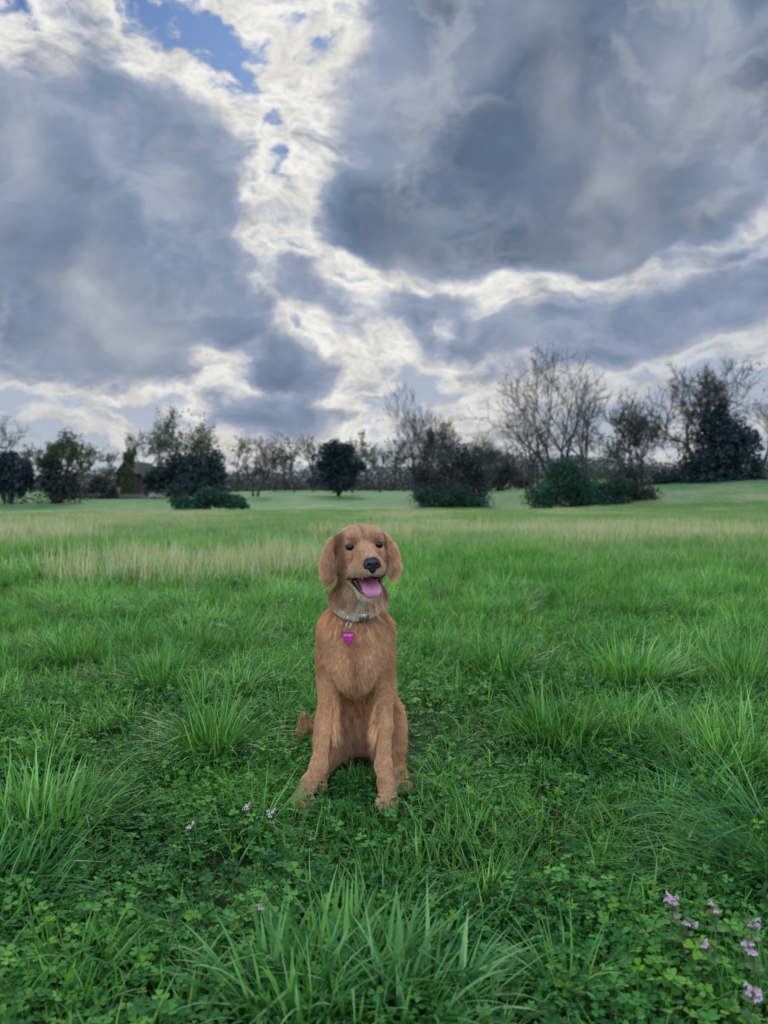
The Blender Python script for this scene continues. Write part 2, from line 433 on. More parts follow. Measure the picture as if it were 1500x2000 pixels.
def grow(rng, height, spread, stems=1, depth=6, lean=0.0, trunk_h=0.25, up=0.25, r=0.16, kids=(2, 3)):
    """recursive bare tree; returns (thick segments, twig segments)"""
    thick, twig = [], []
    def branch(p, d, L, rad, lev):
        n = 3
        for i in range(n):
            d = (d + Vector(rng.normal(0, 0.13 + 0.02 * lev, 3)) + Vector((0, 0, up * 0.25))).normalized()
            q = p + d * (L / n)
            r2 = rad * (0.90 if lev < depth else 0.6)
            (thick if lev <= 1 else twig).append((tuple(p), tuple(q), rad, r2))
            rad = r2; p = q
            if lev >= 1 and lev < depth and rng.random() < 0.55:
                ax = Vector(rng.normal(0, 1, 3)).normalized()
                dd = (d + (ax - d * ax.dot(d)).normalized() * rng.uniform(0.6, 1.1)).normalized()
                branch(p, dd, L * rng.uniform(0.45, 0.65), max(rad * 0.5, 0.012), lev + 1 + (lev > 2))
        if lev < depth:
            k = rng.integers(kids[0], kids[1] + 1)
            a0 = rng.uniform(0, 6.28)
            ref = Vector((1, 0, 0)) if abs(d.x) < 0.8 else Vector((0, 1, 0))
            u = d.cross(ref).normalized(); v = d.cross(u)
            for j in range(k):
                a = a0 + 2 * math.pi * j / k + rng.uniform(-0.5, 0.5)
                tilt = rng.uniform(0.35, 0.75) * spread
                dd = (d + (u * math.cos(a) + v * math.sin(a)) * tilt).normalized()
                branch(p, dd, L * rng.uniform(0.62, 0.86), max(rad * rng.uniform(0.6, 0.75), 0.012), lev + 1)
    for s in range(stems):
        a = rng.uniform(0, 6.28); o = Vector((math.cos(a), math.sin(a), 0)) * (0.12 * (stems > 1) * rng.uniform(0.5, 1.5) * stems)
        d = Vector((math.cos(a) * 0.35 * spread * (stems > 1) + lean, math.sin(a) * 0.35 * spread * (stems > 1), 1)).normalized()
        branch(o, d, height * trunk_h * rng.uniform(0.8, 1.15), r / math.sqrt(stems) * 1.2, 0)
    return thick, twig
def fit(segsets, height, width):
    allp = np.array([s[1] for ss in segsets for s in ss])
    k = height / np.percentile(allp[:, 2], 99.93)
    w = np.percentile(allp[:, 0], 99.5) - np.percentile(allp[:, 0], 0.5)
    kx = width / w
    f = lambda p: (p[0] * kx, p[1] * kx, p[2] * k)
    return [[(f(s[0]), f(s[1]), s[2], s[3]) for s in ss] for ss in segsets]
def leaf_quads(P, size, rng, tint=None):
    n = len(P)
    a = rng.normal(0, 1, (n, 3)); a /= np.linalg.norm(a, axis=1, keepdims=True)
    b = rng.normal(0, 1, (n, 3)); b -= a * (a * b).sum(1, keepdims=True); b /= np.linalg.norm(b, axis=1, keepdims=True)
    s = size * rng.uniform(0.6, 1.4, (n, 1))
    V = np.stack([P - a * s * .5, P + b * s * .3, P + a * s * .5, P - b * s * .3], 1).reshape(-1, 3)
    F = np.arange(n)[:, None] * 4 + np.arange(4)[None]
    t = rng.random(n) if tint is None else np.clip(tint, 0, 1)
    return V, F, np.repeat(np.stack([t, t, t], -1), 4, 0)
def bare_tree(px, py_base, d, py_top, wpx, label, seed, stems=1, name='bare_tree', lean=0.0, trunk_h=0.25, spread=1.0, mat=None, budsize=0.0, nb=0, depth=6, cat='tree', r=0.16, group=None, twig_r=1.0, kids=(2, 3)):
    rng = np.random.default_rng(seed)
    p = at(px, py_base, d); z0 = gz(p.x, d)
    top = at(px, py_top, d).z; H = top - z0
    th, tw = grow(rng, H, spread, stems, depth, lean, trunk_h, r=r, kids=kids)
    th, tw = fit([th, tw], H, wpx / FPX * d)
    e = empty(name, (p.x, d, z0 - 0.05)); tag(e, label, cat, group)
    V, F = tubes(th, 6); mesh_np('trunk', V, F, mat or BARK, e)
    tw = [(a, b, c * twig_r, f * twig_r) for a, b, c, f in tw]
    V, F = tubes(tw, 3); mesh_np('crown', V, F, mat or BARK, e)
    if nb:
        E = np.array([s[1] for s in tw if s[2] < 0.03]); 
        if len(E) == 0: E = np.array([s[1] for s in tw])
        P = E[rng.integers(0, len(E), nb)] + rng.normal(0, 0.12, (nb, 3))
        V, F, c = leaf_quads(P, budsize, rng)
        mesh_np('spring_leaves', V, F, LEAF['bud'], e, smooth=False, cols=c)
    return e
def leafy(px, py_base, d, shape, n, size, matname, label, seed, name='bush', cat='bush', trunk=None, py_gap=0, dy=None, holes=0.0, twigs=0):
    """shape: list of (px, py, rx, ry) lobes in photograph pixels at distance d; foliage fills the lobes' shells in 3D"""
    rng = np.random.default_rng(seed)
    base = at(px, py_base, d); z0 = gz(base.x, d)
    e = empty(name, (base.x, d, z0)); tag(e, label, cat)
    k = d / FPX
    P, Tn = [], []
    area = np.array([rx * ry for _, _, rx, ry in shape], float); cnt = (n * area / area.sum()).astype(int)
    for (cx, cy, rx, ry), m in zip(shape, cnt):
        c = at(cx, cy, d); c = np.array([c.x - base.x, 0, c.z - z0])
        u = rng.normal(0, 1, (m, 3)); u /= np.linalg.norm(u, axis=1, keepdims=True)
        ns = max(5, int(rx * ry / 90)); sub = rng.normal(0, 1, (ns, 3)); sub /= np.linalg.norm(sub, axis=1, keepdims=True)
        sub *= rng.uniform(.15, .92, (ns, 1)); sr = rng.uniform(.32, .66, ns); pick = rng.choice(ns, m, p=sr ** 2 / (sr ** 2).sum())
        rr = rng.random((m, 1)) ** 0.40
        depth_r = dy if dy else rx * k * 0.8
        q = (u * rr * sr[pick][:, None] + sub[pick]) * np.array([rx * k, depth_r, ry * k])
        lump = 1 + 0.30 * (vnoise(u * 2.2 + rng.uniform(0, 50), 1.5) - 0.5)
        q = q * lump[:, None] + c
        P.append(q)
    P = np.concatenate(P)
    nn = vnoise(P, 2.2 / max(size * 5, .5), seed)
    keep = (P[:, 2] > 0.02) & (nn > holes)
    P = P[keep]
    if not trunk:                                   # a bush's skirt reaches the ground it grows on
        zt, zb = np.percentile(P[:, 2], 99.8), np.percentile(P[:, 2], 1.0)
        gl = ground_z(P[:, 0] + base.x, P[:, 1] + d) - z0
        f = np.clip((zt - P[:, 2]) / max(zt - zb, .1), 0, 1.05)
        P[:, 2] = zt - f * (zt - gl + .05)
    t = 0.25 + 0.9 * (vnoise(P, 1.1, seed + 5) - 0.3) + rng.normal(0, 0.15, len(P))
    V, F, c = leaf_quads(P, size, rng, t)
    mesh_np('crown', V, F, LEAF[matname], e, smooth=False, cols=c)
    segs = []
    if trunk:
        h, r = trunk
        segs.append(((0, 0, -0.1), (0.03, 0, h * .5), r, r * .9)); segs.append(((0.03, 0, h * .5), (0, 0, h), r * .9, r * .6))
    for i in range(5 if twigs == 0 else twigs):
        q = P[rng.integers(0, len(P))]; a = rng.uniform(-.25, .25, 2)
        m_ = (q[0] * .5 + a[0], q[1] * .5 + a[1], q[2] * .6)
        segs.append(((a[0] * .5, a[1] * .5, 0.0), m_, 0.05, 0.035)); segs.append((m_, tuple(q), 0.035, 0.012))
    if trunk:
        V, F = tubes(segs[:2], 7); mesh_np('trunk', V, F, BARK_D, e); segs = segs[2:]
    V, F = tubes(segs, 5); mesh_np('limbs', V, F, BARK_D, e)
    return e
# ------------------------------------------------------------------ the tree line, left to right
bare_tree(8, 978, 66, 808, 100, 'grey bare tree at the left edge behind the dark evergreen', 11, nb=500, budsize=.16)
leafy(20, 984, 60, [(12, 930, 45, 52), (45, 940, 24, 44), (-30, 920, 40, 60)], 9000, .26, 'cedar', 'dark blue-green evergreen cut by the left edge of the field', 12, 'evergreen_tree', 'tree', trunk=(1.2, .2))
bare_tree(114, 982, 62, 842, 112, 'pale green budding tree second from the left edge', 13, stems=4, spread=.7, trunk_h=.3, nb=5200, budsize=.2, depth=5, name='budding_tree')
leafy(112, 984, 61, [(112, 950, 52, 34), (95, 925, 30, 30), (140, 935, 28, 30)], 4200, .22, 'thicket', 'low grey-green undergrowth around the budding tree', 14, 'thicket', 'bush')
leafy(200, 980, 78, [(200, 945, 24, 26), (222, 948, 18, 22), (180, 955, 20, 16)], 3000, .26, 'thicket', 'dark brown hedge clump between the budding tree and the house', 15, 'hedge', 'hedge')

# house with an ivy-covered gable and a chimney
def simple_mat(name, c, rough=.8, spec=.3, var=.25, scale=4., metal=0.):
    m, T, out = new_mat(name)
    g = T.new('ShaderNodeTexCoord').outputs['Object']
    n = T.noise(g, scale, 5, .6)
    c2 = tuple(v * (1 - var) for v in c[:3]) + (1,); c1 = tuple(min(1, v * (1 + var)) for v in c[:3]) + (1,)
    principled(T, out, T.mix(n, c2, c1), rough, spec, metal)
    return m
def build_house():
    d = 88.0; k = d / FPX
    X = lambda px: (px - 750) * k
    z = lambda py: at(250, py, d).z
    x0 = X(230); z0 = gz(x0, d)
    e = empty('house', (x0, d, z0)); tag(e, 'ivy-covered gabled house with one chimney half hidden by trees', 'house')
    brick = simple_mat('weathered_brick', (.07, .06, .05, 1)); slate = simple_mat('slate_roof', (.045, .05, .055, 1)); glass = simple_mat('dark_window_glass', (.03, .035, .04, 1), .15)
    frame = simple_mat('window_paint', (.4, .4, .38, 1))
    zz = lambda py: z(py) - z0
    w = X(262) - x0
    # gable end faces the camera
    pts = [(0, -.3), (w, -.3), (w, zz(925)), (w * .5, zz(903)), (0, zz(925))]
    V, F = prism(pts, 0, 9.0); poly_obj('wall', V, F, brick, e)
    V, F = prism([(w + .01, -.3), (X(330) - x0, -.3), (X(330) - x0, zz(930)), (w + .01, zz(930))], 1.5, 8.0); poly_obj('side_wall', V, F, brick, e)
    for s, (xa, xb) in enumerate((( -.25, w * .5), (w + .25, w * .5))):
        V, F = prism([(xa, zz(927)), (xb, zz(902)), (xb, zz(902) + .18), (xa, zz(927) + .18)], -.3, 9.3); poly_obj('roof', V, F, slate, e)
    V, F = prism([(w + .3, zz(931)), (X(332) - x0, zz(931)), (X(332) - x0, zz(931) + .1), (w + .3, zz(931) + .1)], 1.1, 2.0)
    poly_obj('eaves', V, F, slate, e)
    me = [(w + .3, 1.2, zz(931) + .12), (X(334) - x0, 1.2, zz(931) + .12), (X(334) - x0, 4.8, zz(912)), (w + .3, 4.8, zz(912)), (X(334) - x0, 8.4, zz(931)), (w + .3, 8.4, zz(931))]
    poly_obj('side_roof', me, [(0, 1, 2, 3), (3, 2, 4, 5), (0, 3, 5), (1, 4, 2), (0, 5, 4, 1)], slate, e)
    cx0, cx1 = X(244) - x0, X(259) - x0
    V, F = prism([(cx0, zz(915)), (cx1, zz(915)), (cx1, zz(886)), (cx0, zz(886))], .02, .95); ch = poly_obj('chimney', V, F, brick, e)
    V, F = prism([(cx0 - .08, zz(886)), (cx1 + .08, zz(886)), (cx1 + .08, zz(883)), (cx0 - .08, zz(883))], -.06, 1.03); poly_obj('chimney_cap', V, F, slate, ch)
    for wx, wy in ((.25, 938), (.68, 938), (.25, 957), (.68, 957)):
        cx = w * wx
        V, F = prism([(cx - .35, zz(wy + 5)), (cx + .35, zz(wy + 5)), (cx + .35, zz(wy - 5)), (cx - .35, zz(wy - 5))], -.05, -.004); wn = poly_obj('window', V, F, frame, e)
        V, F = prism([(cx - .28, zz(wy + 4)), (cx + .28, zz(wy + 4)), (cx + .28, zz(wy - 4)), (cx - .28, zz(wy - 4))], -.07, -.052); poly_obj('pane', V, F, glass, wn)
    rng = np.random.default_rng(5)
    n = 7600
    P = np.stack([rng.uniform(-.05, w, n), rng.uniform(-.28, -.02, n), rng.uniform(0, zz(900), n)], -1)
    lim = zz(925) + (zz(903) - zz(925)) * (1 - np.abs(P[:, 0] / w - .5) * 2)
    keep = (P[:, 2] < lim) & (vnoise(P, 1.1, 3) > .22 + .28 * (P[:, 2] < zz(950)))
    P = P[keep]
    Q = np.stack([rng.uniform(cx0 - .12, cx1 + .12, 500), rng.uniform(-.12, .0, 500), rng.uniform(zz(912), zz(885), 500)], -1)
    V, F, c = leaf_quads(np.concatenate([P, Q]), .26, rng)
    mesh_np('ivy', V, F, LEAF['ivy'], e, smooth=False, cols=c)
build_house()
def low_wall():
    d = 80.0; stone = simple_mat('pale_stone', (.33, .31, .28, 1), var=.35, scale=1.5)
    k = d / FPX
    for i, (pa, pb, h, lab, m) in enumerate(((205, 296, .48, 'long low stone garden wall in front of the house', simple_mat('wall_stone', (.15, .13, .115, 1), var=.35, scale=1.5)), (303, 331, .55, 'short pale block wall right of the house, beside the dark tree', stone))):
        x0, x1 = (pa - 750) * k, (pb - 750) * k
        e = empty('garden_wall', (x0, d - i * 2, gz(x0, d - i * 2))); tag(e, lab, 'wall')
        zb = at(300, 975.5 - 2 * i, d).z - gz(x0, d - i * 2)
        V, F = prism([(0, -.3), (x1 - x0, -.3), (x1 - x0, zb + h), (0, zb + h)], 0, .35); poly_obj('wall_body', V, F, m, e)
        V, F = prism([(-.05, zb + h), (x1 - x0 + .05, zb + h), (x1 - x0 + .05, zb + h + .08), (-.05, zb + h + .08)], -.05, .4); poly_obj('coping', V, F, m, e)
low_wall()
leafy(250, 985, 76, [(230, 974, 60, 7), (320, 976, 30, 5), (180, 976, 30, 8)], 2600, .22, 'thicket', 'ragged dark undergrowth strip below the long garden wall', 16, 'undergrowth', 'bush', dy=.8)

bare_tree(338, 970, 100, 793, 130, 'bare tree rising highest behind the house', 21, nb=2600, budsize=.24, trunk_h=.32, r=.2)
bare_tree(285, 970, 96, 826, 80, 'budding bare tree just right of the chimney', 22, nb=1800, budsize=.24, depth=5)
leafy(378, 975, 74, [(375, 920, 52, 52), (420, 935, 34, 44), (335, 925, 36, 44), (378, 958, 68, 24), (300, 940, 30, 30)], 15000, .28, 'ever', 'broad dome-shaped dark evergreen right of the house', 23, 'evergreen_tree', 'tree', trunk=(1.5, .25))
bare_tree(430, 968, 92, 828, 90, 'bare tree behind the right shoulder of the dome-shaped evergreen', 24, nb=1500, budsize=.22, depth=5)
leafy(410, 993, 45, [(372, 974, 36, 19), (412, 972, 40, 20), (455, 976, 34, 16)], 9500, .15, 'bush', 'low dark green bush on the near edge of the field at the left', 25, 'bush', 'bush')
bare_tree(500, 972, 68, 848, 96, 'bushy bare tree with a dark crown left of the far wood', 26, stems=2, depth=6, spread=1.15, trunk_h=.2)
bare_tree(575, 966, 110, 842, 70, 'slender bare tree left of the round cedar', 27, nb=900, budsize=.24, depth=5, trunk_h=.35)
bare_tree(612, 966, 112, 840, 56, 'thin bare tree touching the left side of the cedar', 28, nb=700, budsize=.24, depth=5, trunk_h=.35)
leafy(661, 972, 70, [(661, 916, 47, 36), (655, 885, 32, 26), (672, 886, 26, 22), (661, 940, 50, 20), (690, 915, 22, 26), (630, 918, 22, 24)], 15000, .24, 'cedar', 'round dark cedar standing alone on a short trunk in mid-field', 29, 'cedar_tree', 'tree', trunk=(2.2, .2), holes=.30)
bare_tree(688, 966, 96, 838, 70, 'pale bare tree behind the cedar', 30, nb=1200, budsize=.26, depth=5, trunk_h=.3)
bare_tree(742, 966, 100, 872, 60, 'small bare tree between the cedar and the grey thicket', 31, nb=500, budsize=.2, depth=5)
bare_tree(815, 985, 58, 748, 130, 'tall thin bare tree rising left of the grey thicket', 32, stems=3, depth=6, spread=.9, trunk_h=.34, twig_r=.8)
bare_tree(868, 985, 57, 800, 130, 'bare tree growing out of the middle of the grey thicket', 33, stems=3, depth=6, spread=1.0, trunk_h=.3)
leafy(870, 993, 50, [(835, 915, 46, 44), (890, 905, 44, 42), (930, 925, 36, 44), (860, 955, 62, 36), (925, 960, 44, 32)], 15000, .15, 'thicket', 'wide grey leafless thicket behind the dog', 34, 'thicket', 'bush', twigs=60, holes=.2)
leafy(865, 994, 48.5, [(830, 972, 38, 22), (880, 970, 44, 24), (930, 975, 38, 18)], 7500, .13, 'bush', 'dark green growth at the foot of the grey thicket', 35, 'bush', 'bush')
bare_tree(955, 972, 84, 835, 120, 'spreading bare tree between the thicket and the tall many-stemmed tree', 36, stems=3, depth=6, spread=1.2, trunk_h=.22)
leafy(975, 968, 86, [(960, 930, 34, 30), (1000, 925, 36, 26), (1015, 945, 40, 20)], 4200, .22, 'thicket', 'grey brush behind the gap right of the thicket', 37, 'thicket', 'bush', twigs=30)
bare_tree(1098, 985, 56, 664, 262, 'tallest bare tree, many stems fanning out above the green bush', 38, stems=6, depth=5, spread=1.05, trunk_h=.34, r=.24, kids=(2, 3), twig_r=1.2)
bare_tree(1045, 985, 57, 790, 120, 'low spreading bare shrub tree at the left foot of the tallest tree', 39, stems=4, depth=4, spread=1.3, trunk_h=.25)
bare_tree(1140, 985, 57, 760, 90, 'bare shrub tree against the right stems of the tallest tree', 40, stems=3, depth=4, spread=1., trunk_h=.25)
leafy(1120, 999, 44, [(1065, 960, 50, 40), (1115, 945, 52, 50), (1165, 960, 52, 40), (1090, 925, 36, 34), (1210, 965, 40, 30)], 17000, .13, 'bush', 'large rounded green bush below the tallest bare tree', 41, 'bush', 'bush', twigs=40)
leafy(1238, 994, 46, [(1235, 950, 44, 42), (1205, 935, 32, 34), (1265, 965, 22, 26)], 6500, .12, 'thicket', 'brownish brush at the right end of the large green bush', 42, 'thicket', 'bush', twigs=70)
bare_tree(1258, 975, 62, 752, 185, 'dense twiggy bare tree between the tallest tree and the dark cedar', 43, stems=4, depth=6, spread=1.1, trunk_h=.2, lean=-.1, nb=1500, budsize=.12, twig_r=1.5)
bare_tree(1368, 968, 64, 698, 215, 'tall bare tree with a rounded crown behind the dark cedar', 44, stems=3, depth=6, spread=1.0, trunk_h=.3, r=.24, nb=1200, budsize=.13, twig_r=1.5)
leafy(1300, 968, 60, [(1290, 945, 40, 24), (1335, 940, 36, 26), (1260, 950, 26, 22)], 6000, .2, 'ever', 'low dark green hedge left of the dark cedar', 45, 'hedge', 'hedge')
leafy(1410, 966, 58, [(1405, 808, 24, 32), (1408, 850, 60, 38), (1412, 895, 76, 38), (1445, 860, 42, 38), (1370, 910, 44, 32), (1468, 905, 34, 36), (1410, 935, 92, 28), (1475, 945, 44, 22)], 21000, .26, 'cedar', 'large ragged dark cedar near the right edge', 46, 'cedar_tree', 'tree', trunk=(3.4, .25), holes=.33)
leafy(1430, 966, 57, [(1400, 948, 76, 20), (1470, 952, 50, 16), (1380, 935, 40, 20)], 6000, .2, 'cedar', 'dark skirt of bushes at the foot of the ragged cedar', 47, 'bush', 'bush')
bare_tree(1485, 962, 70, 765, 90, 'bare tree at the right edge beyond the dark cedar', 48, depth=6, spread=1.1)
rs = np.random.default_rng(500)
for i, (px, top, w, lab) in enumerate([
    (60, 862, 70, 'faint far tree between the left-edge evergreen and the budding tree'), (165, 868, 60, 'faint far tree touching the right side of the budding tree'),
    (215, 880, 50, 'smallest faint far tree, just left of the chimney'), (462, 850, 70, 'faint far tree right of the dome-shaped evergreen'),
    (535, 858, 60, 'faint far tree right of the dark-crowned bushy bare tree'), (556, 872, 50, 'short faint far tree left of the slender one before the cedar'),
    (636, 858, 60, 'faint far tree directly behind the left edge of the round cedar'), (716, 862, 60, 'faint far tree right beside the round cedar'),
    (765, 850, 70, 'faint far tree left of the tall thin tree at the grey thicket'), (790, 868, 50, 'faint far tree seen behind the left end of the grey thicket'),
    (985, 850, 70, 'faint far tree in the gap right of the grey thicket'), (1010, 868, 60, 'short faint far tree just left of the tallest bare tree'),
    (1180, 845, 70, 'faint far tree behind the right stems of the tallest bare tree'), (1225, 860, 60, 'faint far tree above the brownish brush'),
    (1330, 840, 70, 'faint far tree left of the ragged dark cedar'), (1460, 850, 60, 'faint far tree right of the ragged dark cedar')]):
    bare_tree(px, 966, 118 + rs.uniform(-6, 6), top, w, lab, 700 + i, depth=4, trunk_h=.32, spread=1.1, twig_r=1.6, nb=500, budsize=.28, group='bare trees along the far wood')
# beyond: the far wood, one low mass
def far_wood():
    rng = np.random.default_rng(77)
    n = 110000
    az = rng.uniform(-.62, .62, n); y = rng.uniform(125, 150, n); x = np.tan(az) * y
    hmax = 1.2 + 3.6 * fbm2(x, y * 0, .06, 4.0) + 2.5 * (fbm2(x, y * 0, .35, 9.0) - .5)
    z = ground_z(x, y) + rng.random(n) ** 2.1 * hmax * (1 + .4 * smooth01((x - 5) / 20))
    V, F, c = leaf_quads(np.stack([x, y, z], -1), .45, rng)
    o = mesh_np('far_wood', V, F, LEAF['far'], smooth=False, cols=c)
    tag(o, 'low grey-brown line of far woodland closing the field', 'woodland', kind='stuff')
far_wood()
# ------------------------------------------------------------------ grass blades, clover, tussocks
def blades(rng, root, az, lean, L, w, curl, nseg=5, dry=0.0, twist=0.5, kink=.14):
    """curved tapering ribbons. arrays per blade; returns verts, faces, tint(r random, g along, b dry)"""
    n = len(root)
    root = np.asarray(root, float)
    ts = np.linspace(0, 1, nseg + 1)
    V = np.zeros((n, nseg + 1, 2, 3)); C = np.zeros((n, nseg + 1, 2, 3))
    p = root.copy()
    side_az = az + math.pi / 2 + rng.uniform(-twist, twist, n)
    rnd = rng.random(n)
    dr = np.clip(dry + rng.normal(0, .12, n) * (dry > 0), 0, 1) if np.isscalar(dry) else dry
    kk = (rng.random(n) < kink) * rng.uniform(.7, 2.0, n); kt = rng.uniform(.35, .8, n)
    for i, t in enumerate(ts):
        if i > 0:
            ang = lean + curl * (t ** 1.4) + kk * (t > kt)
            st = L / nseg
            p = p + np.stack([np.cos(az) * np.sin(ang) * st, np.sin(az) * np.sin(ang) * st, np.cos(ang) * st], -1)
        ww = w * (0.72 + 0.5 * t if t < .35 else 0.9 * (1 - ((t - .35) / .65) ** 1.8)) * .5
        ww = np.maximum(ww, 0.00025)
        sa = side_az + twist * t * (rnd - .5) * 2
        s = np.stack([np.cos(sa), np.sin(sa), np.zeros(n)], -1) * ww[:, None]
        V[:, i, 0] = p - s; V[:, i, 1] = p + s
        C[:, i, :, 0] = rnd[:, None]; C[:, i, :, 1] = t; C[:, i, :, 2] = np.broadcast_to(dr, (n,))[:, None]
    k = 2 * (nseg + 1)
    b = np.arange(n)[:, None] * k
    F = np.concatenate([b + np.array([2 * i, 2 * i + 1, 2 * i + 3, 2 * i + 2])[None] for i in range(nseg)])
    return V.reshape(-1, 3), F, C.reshape(-1, 3)
def join(parts):
    V, F, C, o = [], [], [], 0
    for v, f, c in parts:
        V.append(v); C.append(c)
        for q in (f if isinstance(f, list) else [f]): F.append(q + o)
        o += len(v)
    return np.concatenate(V), F, np.concatenate(C)

def grass_mat(name, dark, mid, tip, root, straw=(.30, .26, .15, 1), rough=.42, spec=.5, transl=.42, dryscale=0):
    m, T, out = new_mat(name)
    a = T.new('ShaderNodeAttribute', attribute_name='tint').outputs['Color']
    s = T.new('ShaderNodeSeparateColor'); T.l.new(a, s.inputs[0])
    oi = T.new('ShaderNodeObjectInfo').outputs['Random']
    r = T.m('ADD', T.m('MULTIPLY', s.outputs[0], .7), T.m('MULTIPLY', oi, .3))
    pos = T.new('ShaderNodeNewGeometry').outputs['Position']
    pn = T.noise(pos, 1.3, 3, .5)
    r = T.m('ADD', r, T.m('MULTIPLY', T.m('SUBTRACT', pn, .5), 1.0), clamp=True)
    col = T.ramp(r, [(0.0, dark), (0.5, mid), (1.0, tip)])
    col = T.mix(T.mr(s.outputs[1], .60, 0.0, 0, .9), col, root)  # blade roots darkened in colour for the shade low in the grass
    col = T.mix(T.mr(s.outputs[1], .7, 1.0, 0, .35), col, tip)  # pale tip colour, here and on random blades, stands in for highlights
    dry = s.outputs[2]
    if dryscale:
        dn = T.noise(T.map(pos, sc=(1, .5, 1)), dryscale, 5, .65)
        dry = T.m('ADD', dry, T.mr(dn, .48, .64, 0, .38), clamp=True)
    col = T.mix(dry, col, straw)
    p = principled(T, None, col, rough, spec)
    t = T.new('ShaderNodeBsdfTranslucent'); T.put(t.inputs[0], T.mix(1.0, col, (1.25, 1.35, .55, 1), blend='MULTIPLY'))
    mx = T.new('ShaderNodeMixShader'); mx.inputs[0].default_value = transl
    T.l.new(p.outputs[0], mx.inputs[1]); T.l.new(t.outputs[0], mx.inputs[2]); T.l.new(mx.outputs[0], out.inputs[0])
    return m
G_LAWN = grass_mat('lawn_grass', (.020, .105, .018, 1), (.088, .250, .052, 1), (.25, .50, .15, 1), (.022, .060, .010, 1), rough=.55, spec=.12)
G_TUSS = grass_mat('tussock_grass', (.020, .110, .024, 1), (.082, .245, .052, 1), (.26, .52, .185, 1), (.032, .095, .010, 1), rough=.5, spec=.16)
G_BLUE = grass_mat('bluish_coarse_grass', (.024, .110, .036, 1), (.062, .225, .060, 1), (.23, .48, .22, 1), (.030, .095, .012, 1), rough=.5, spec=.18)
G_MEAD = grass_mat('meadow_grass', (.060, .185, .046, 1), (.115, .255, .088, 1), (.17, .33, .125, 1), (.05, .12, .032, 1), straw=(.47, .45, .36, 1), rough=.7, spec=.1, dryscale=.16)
def clover_mat():
    m, T, out = new_mat('clover_leaf')
    a = T.new('ShaderNodeAttribute', attribute_name='tint').outputs['Color']
    s = T.new('ShaderNodeSeparateColor'); T.l.new(a, s.inputs[0])
    pos = T.new('ShaderNodeNewGeometry').outputs['Position']
    pn = T.noise(pos, 3.0, 3, .5)
    r = T.m('ADD', s.outputs[0], T.m('MULTIPLY', T.m('SUBTRACT', pn, .5), 1.3), clamp=True)
    col = T.ramp(r, [(0.0, (.007, .058, .014)), (.48, (.030, .150, .030)), (.84, (.095, .29, .052)), (1.0, (.17, .38, .060))])
    col = T.mix(T.m('MULTIPLY', s.outputs[1], .35), col, (.10, .22, .09, 1))
    col = T.mix(s.outputs[2], col, (.15, .32, .02, 1))
    p = principled(T, None, col, .65, .05)
    t = T.new('ShaderNodeBsdfTranslucent'); T.put(t.inputs[0], T.mix(1.0, col, (1.2, 1.3, .5, 1), blend='MULTIPLY'))
    mx = T.new('ShaderNodeMixShader'); mx.inputs[0].default_value = .25
    T.l.new(p.outputs[0], mx.inputs[1]); T.l.new(t.outputs[0], mx.inputs[2]); T.l.new(mx.outputs[0], out.inputs[0])
    return m
CLOV = clover_mat()
def trefoil(rng, P, size, tilt, az, lime=0.0, stem=True):
    """one clover leaf: three notched leaflets, folded a little along the midrib, on a thin stalk"""
    vs, fs, cs = [], [], []
    # leaflet outline in (along, across)
    out = [(0, 0), (.35, .30), (.72, .46), (.98, .30), (.88, 0), (.98, -.30), (.72, -.46), (.35, -.30)]
    up = Matrix.Rotation(az, 3, 'Z') @ Matrix.Rotation(tilt, 3, 'X')
    r0 = rng.random(); o = 0
    for k in range(3):
        a = 2 * math.pi * k / 3 + rng.uniform(-.15, .15)
        M = up @ Matrix.Rotation(a, 3, 'Z') @ Matrix.Rotation(rng.uniform(-.45, .05), 3, 'Y')
        s = size * rng.uniform(.85, 1.15) * .5
        fold = rng.uniform(.05, .4)
        pts = out + [(.55, 0)]
        for i, (x, y) in enumerate(pts):
            z = abs(y) * fold - (x ** 2) * .12
            v = M @ Vector((x, y, z)) * s
            vs.append((P[0] + v.x, P[1] + v.y, P[2] + v.z)); cs.append((r0 * .8 + .2 * rng.random(), 1.0 if i == 8 else 0.0, lime))
        for i in range(8):
            fs.append((o + 8, o + i, o + (i + 1) % 8))
        o += 9
    if stem:
        b = Vector((P[0] + rng.uniform(-.015, .015), P[1] + rng.uniform(-.015, .015), -.01))
        w = .0007
        for q in ((b.x - w, b.y, b.z), (b.x + w, b.y, b.z), (P[0] + w, P[1], P[2]), (P[0] - w, P[1], P[2])):
            vs.append(q); cs.append((.6, 0, .3))
        fs.append((o, o + 1, o + 2)); fs.append((o, o + 2, o + 3))
    return np.array(vs), np.array(fs), np.array(cs)

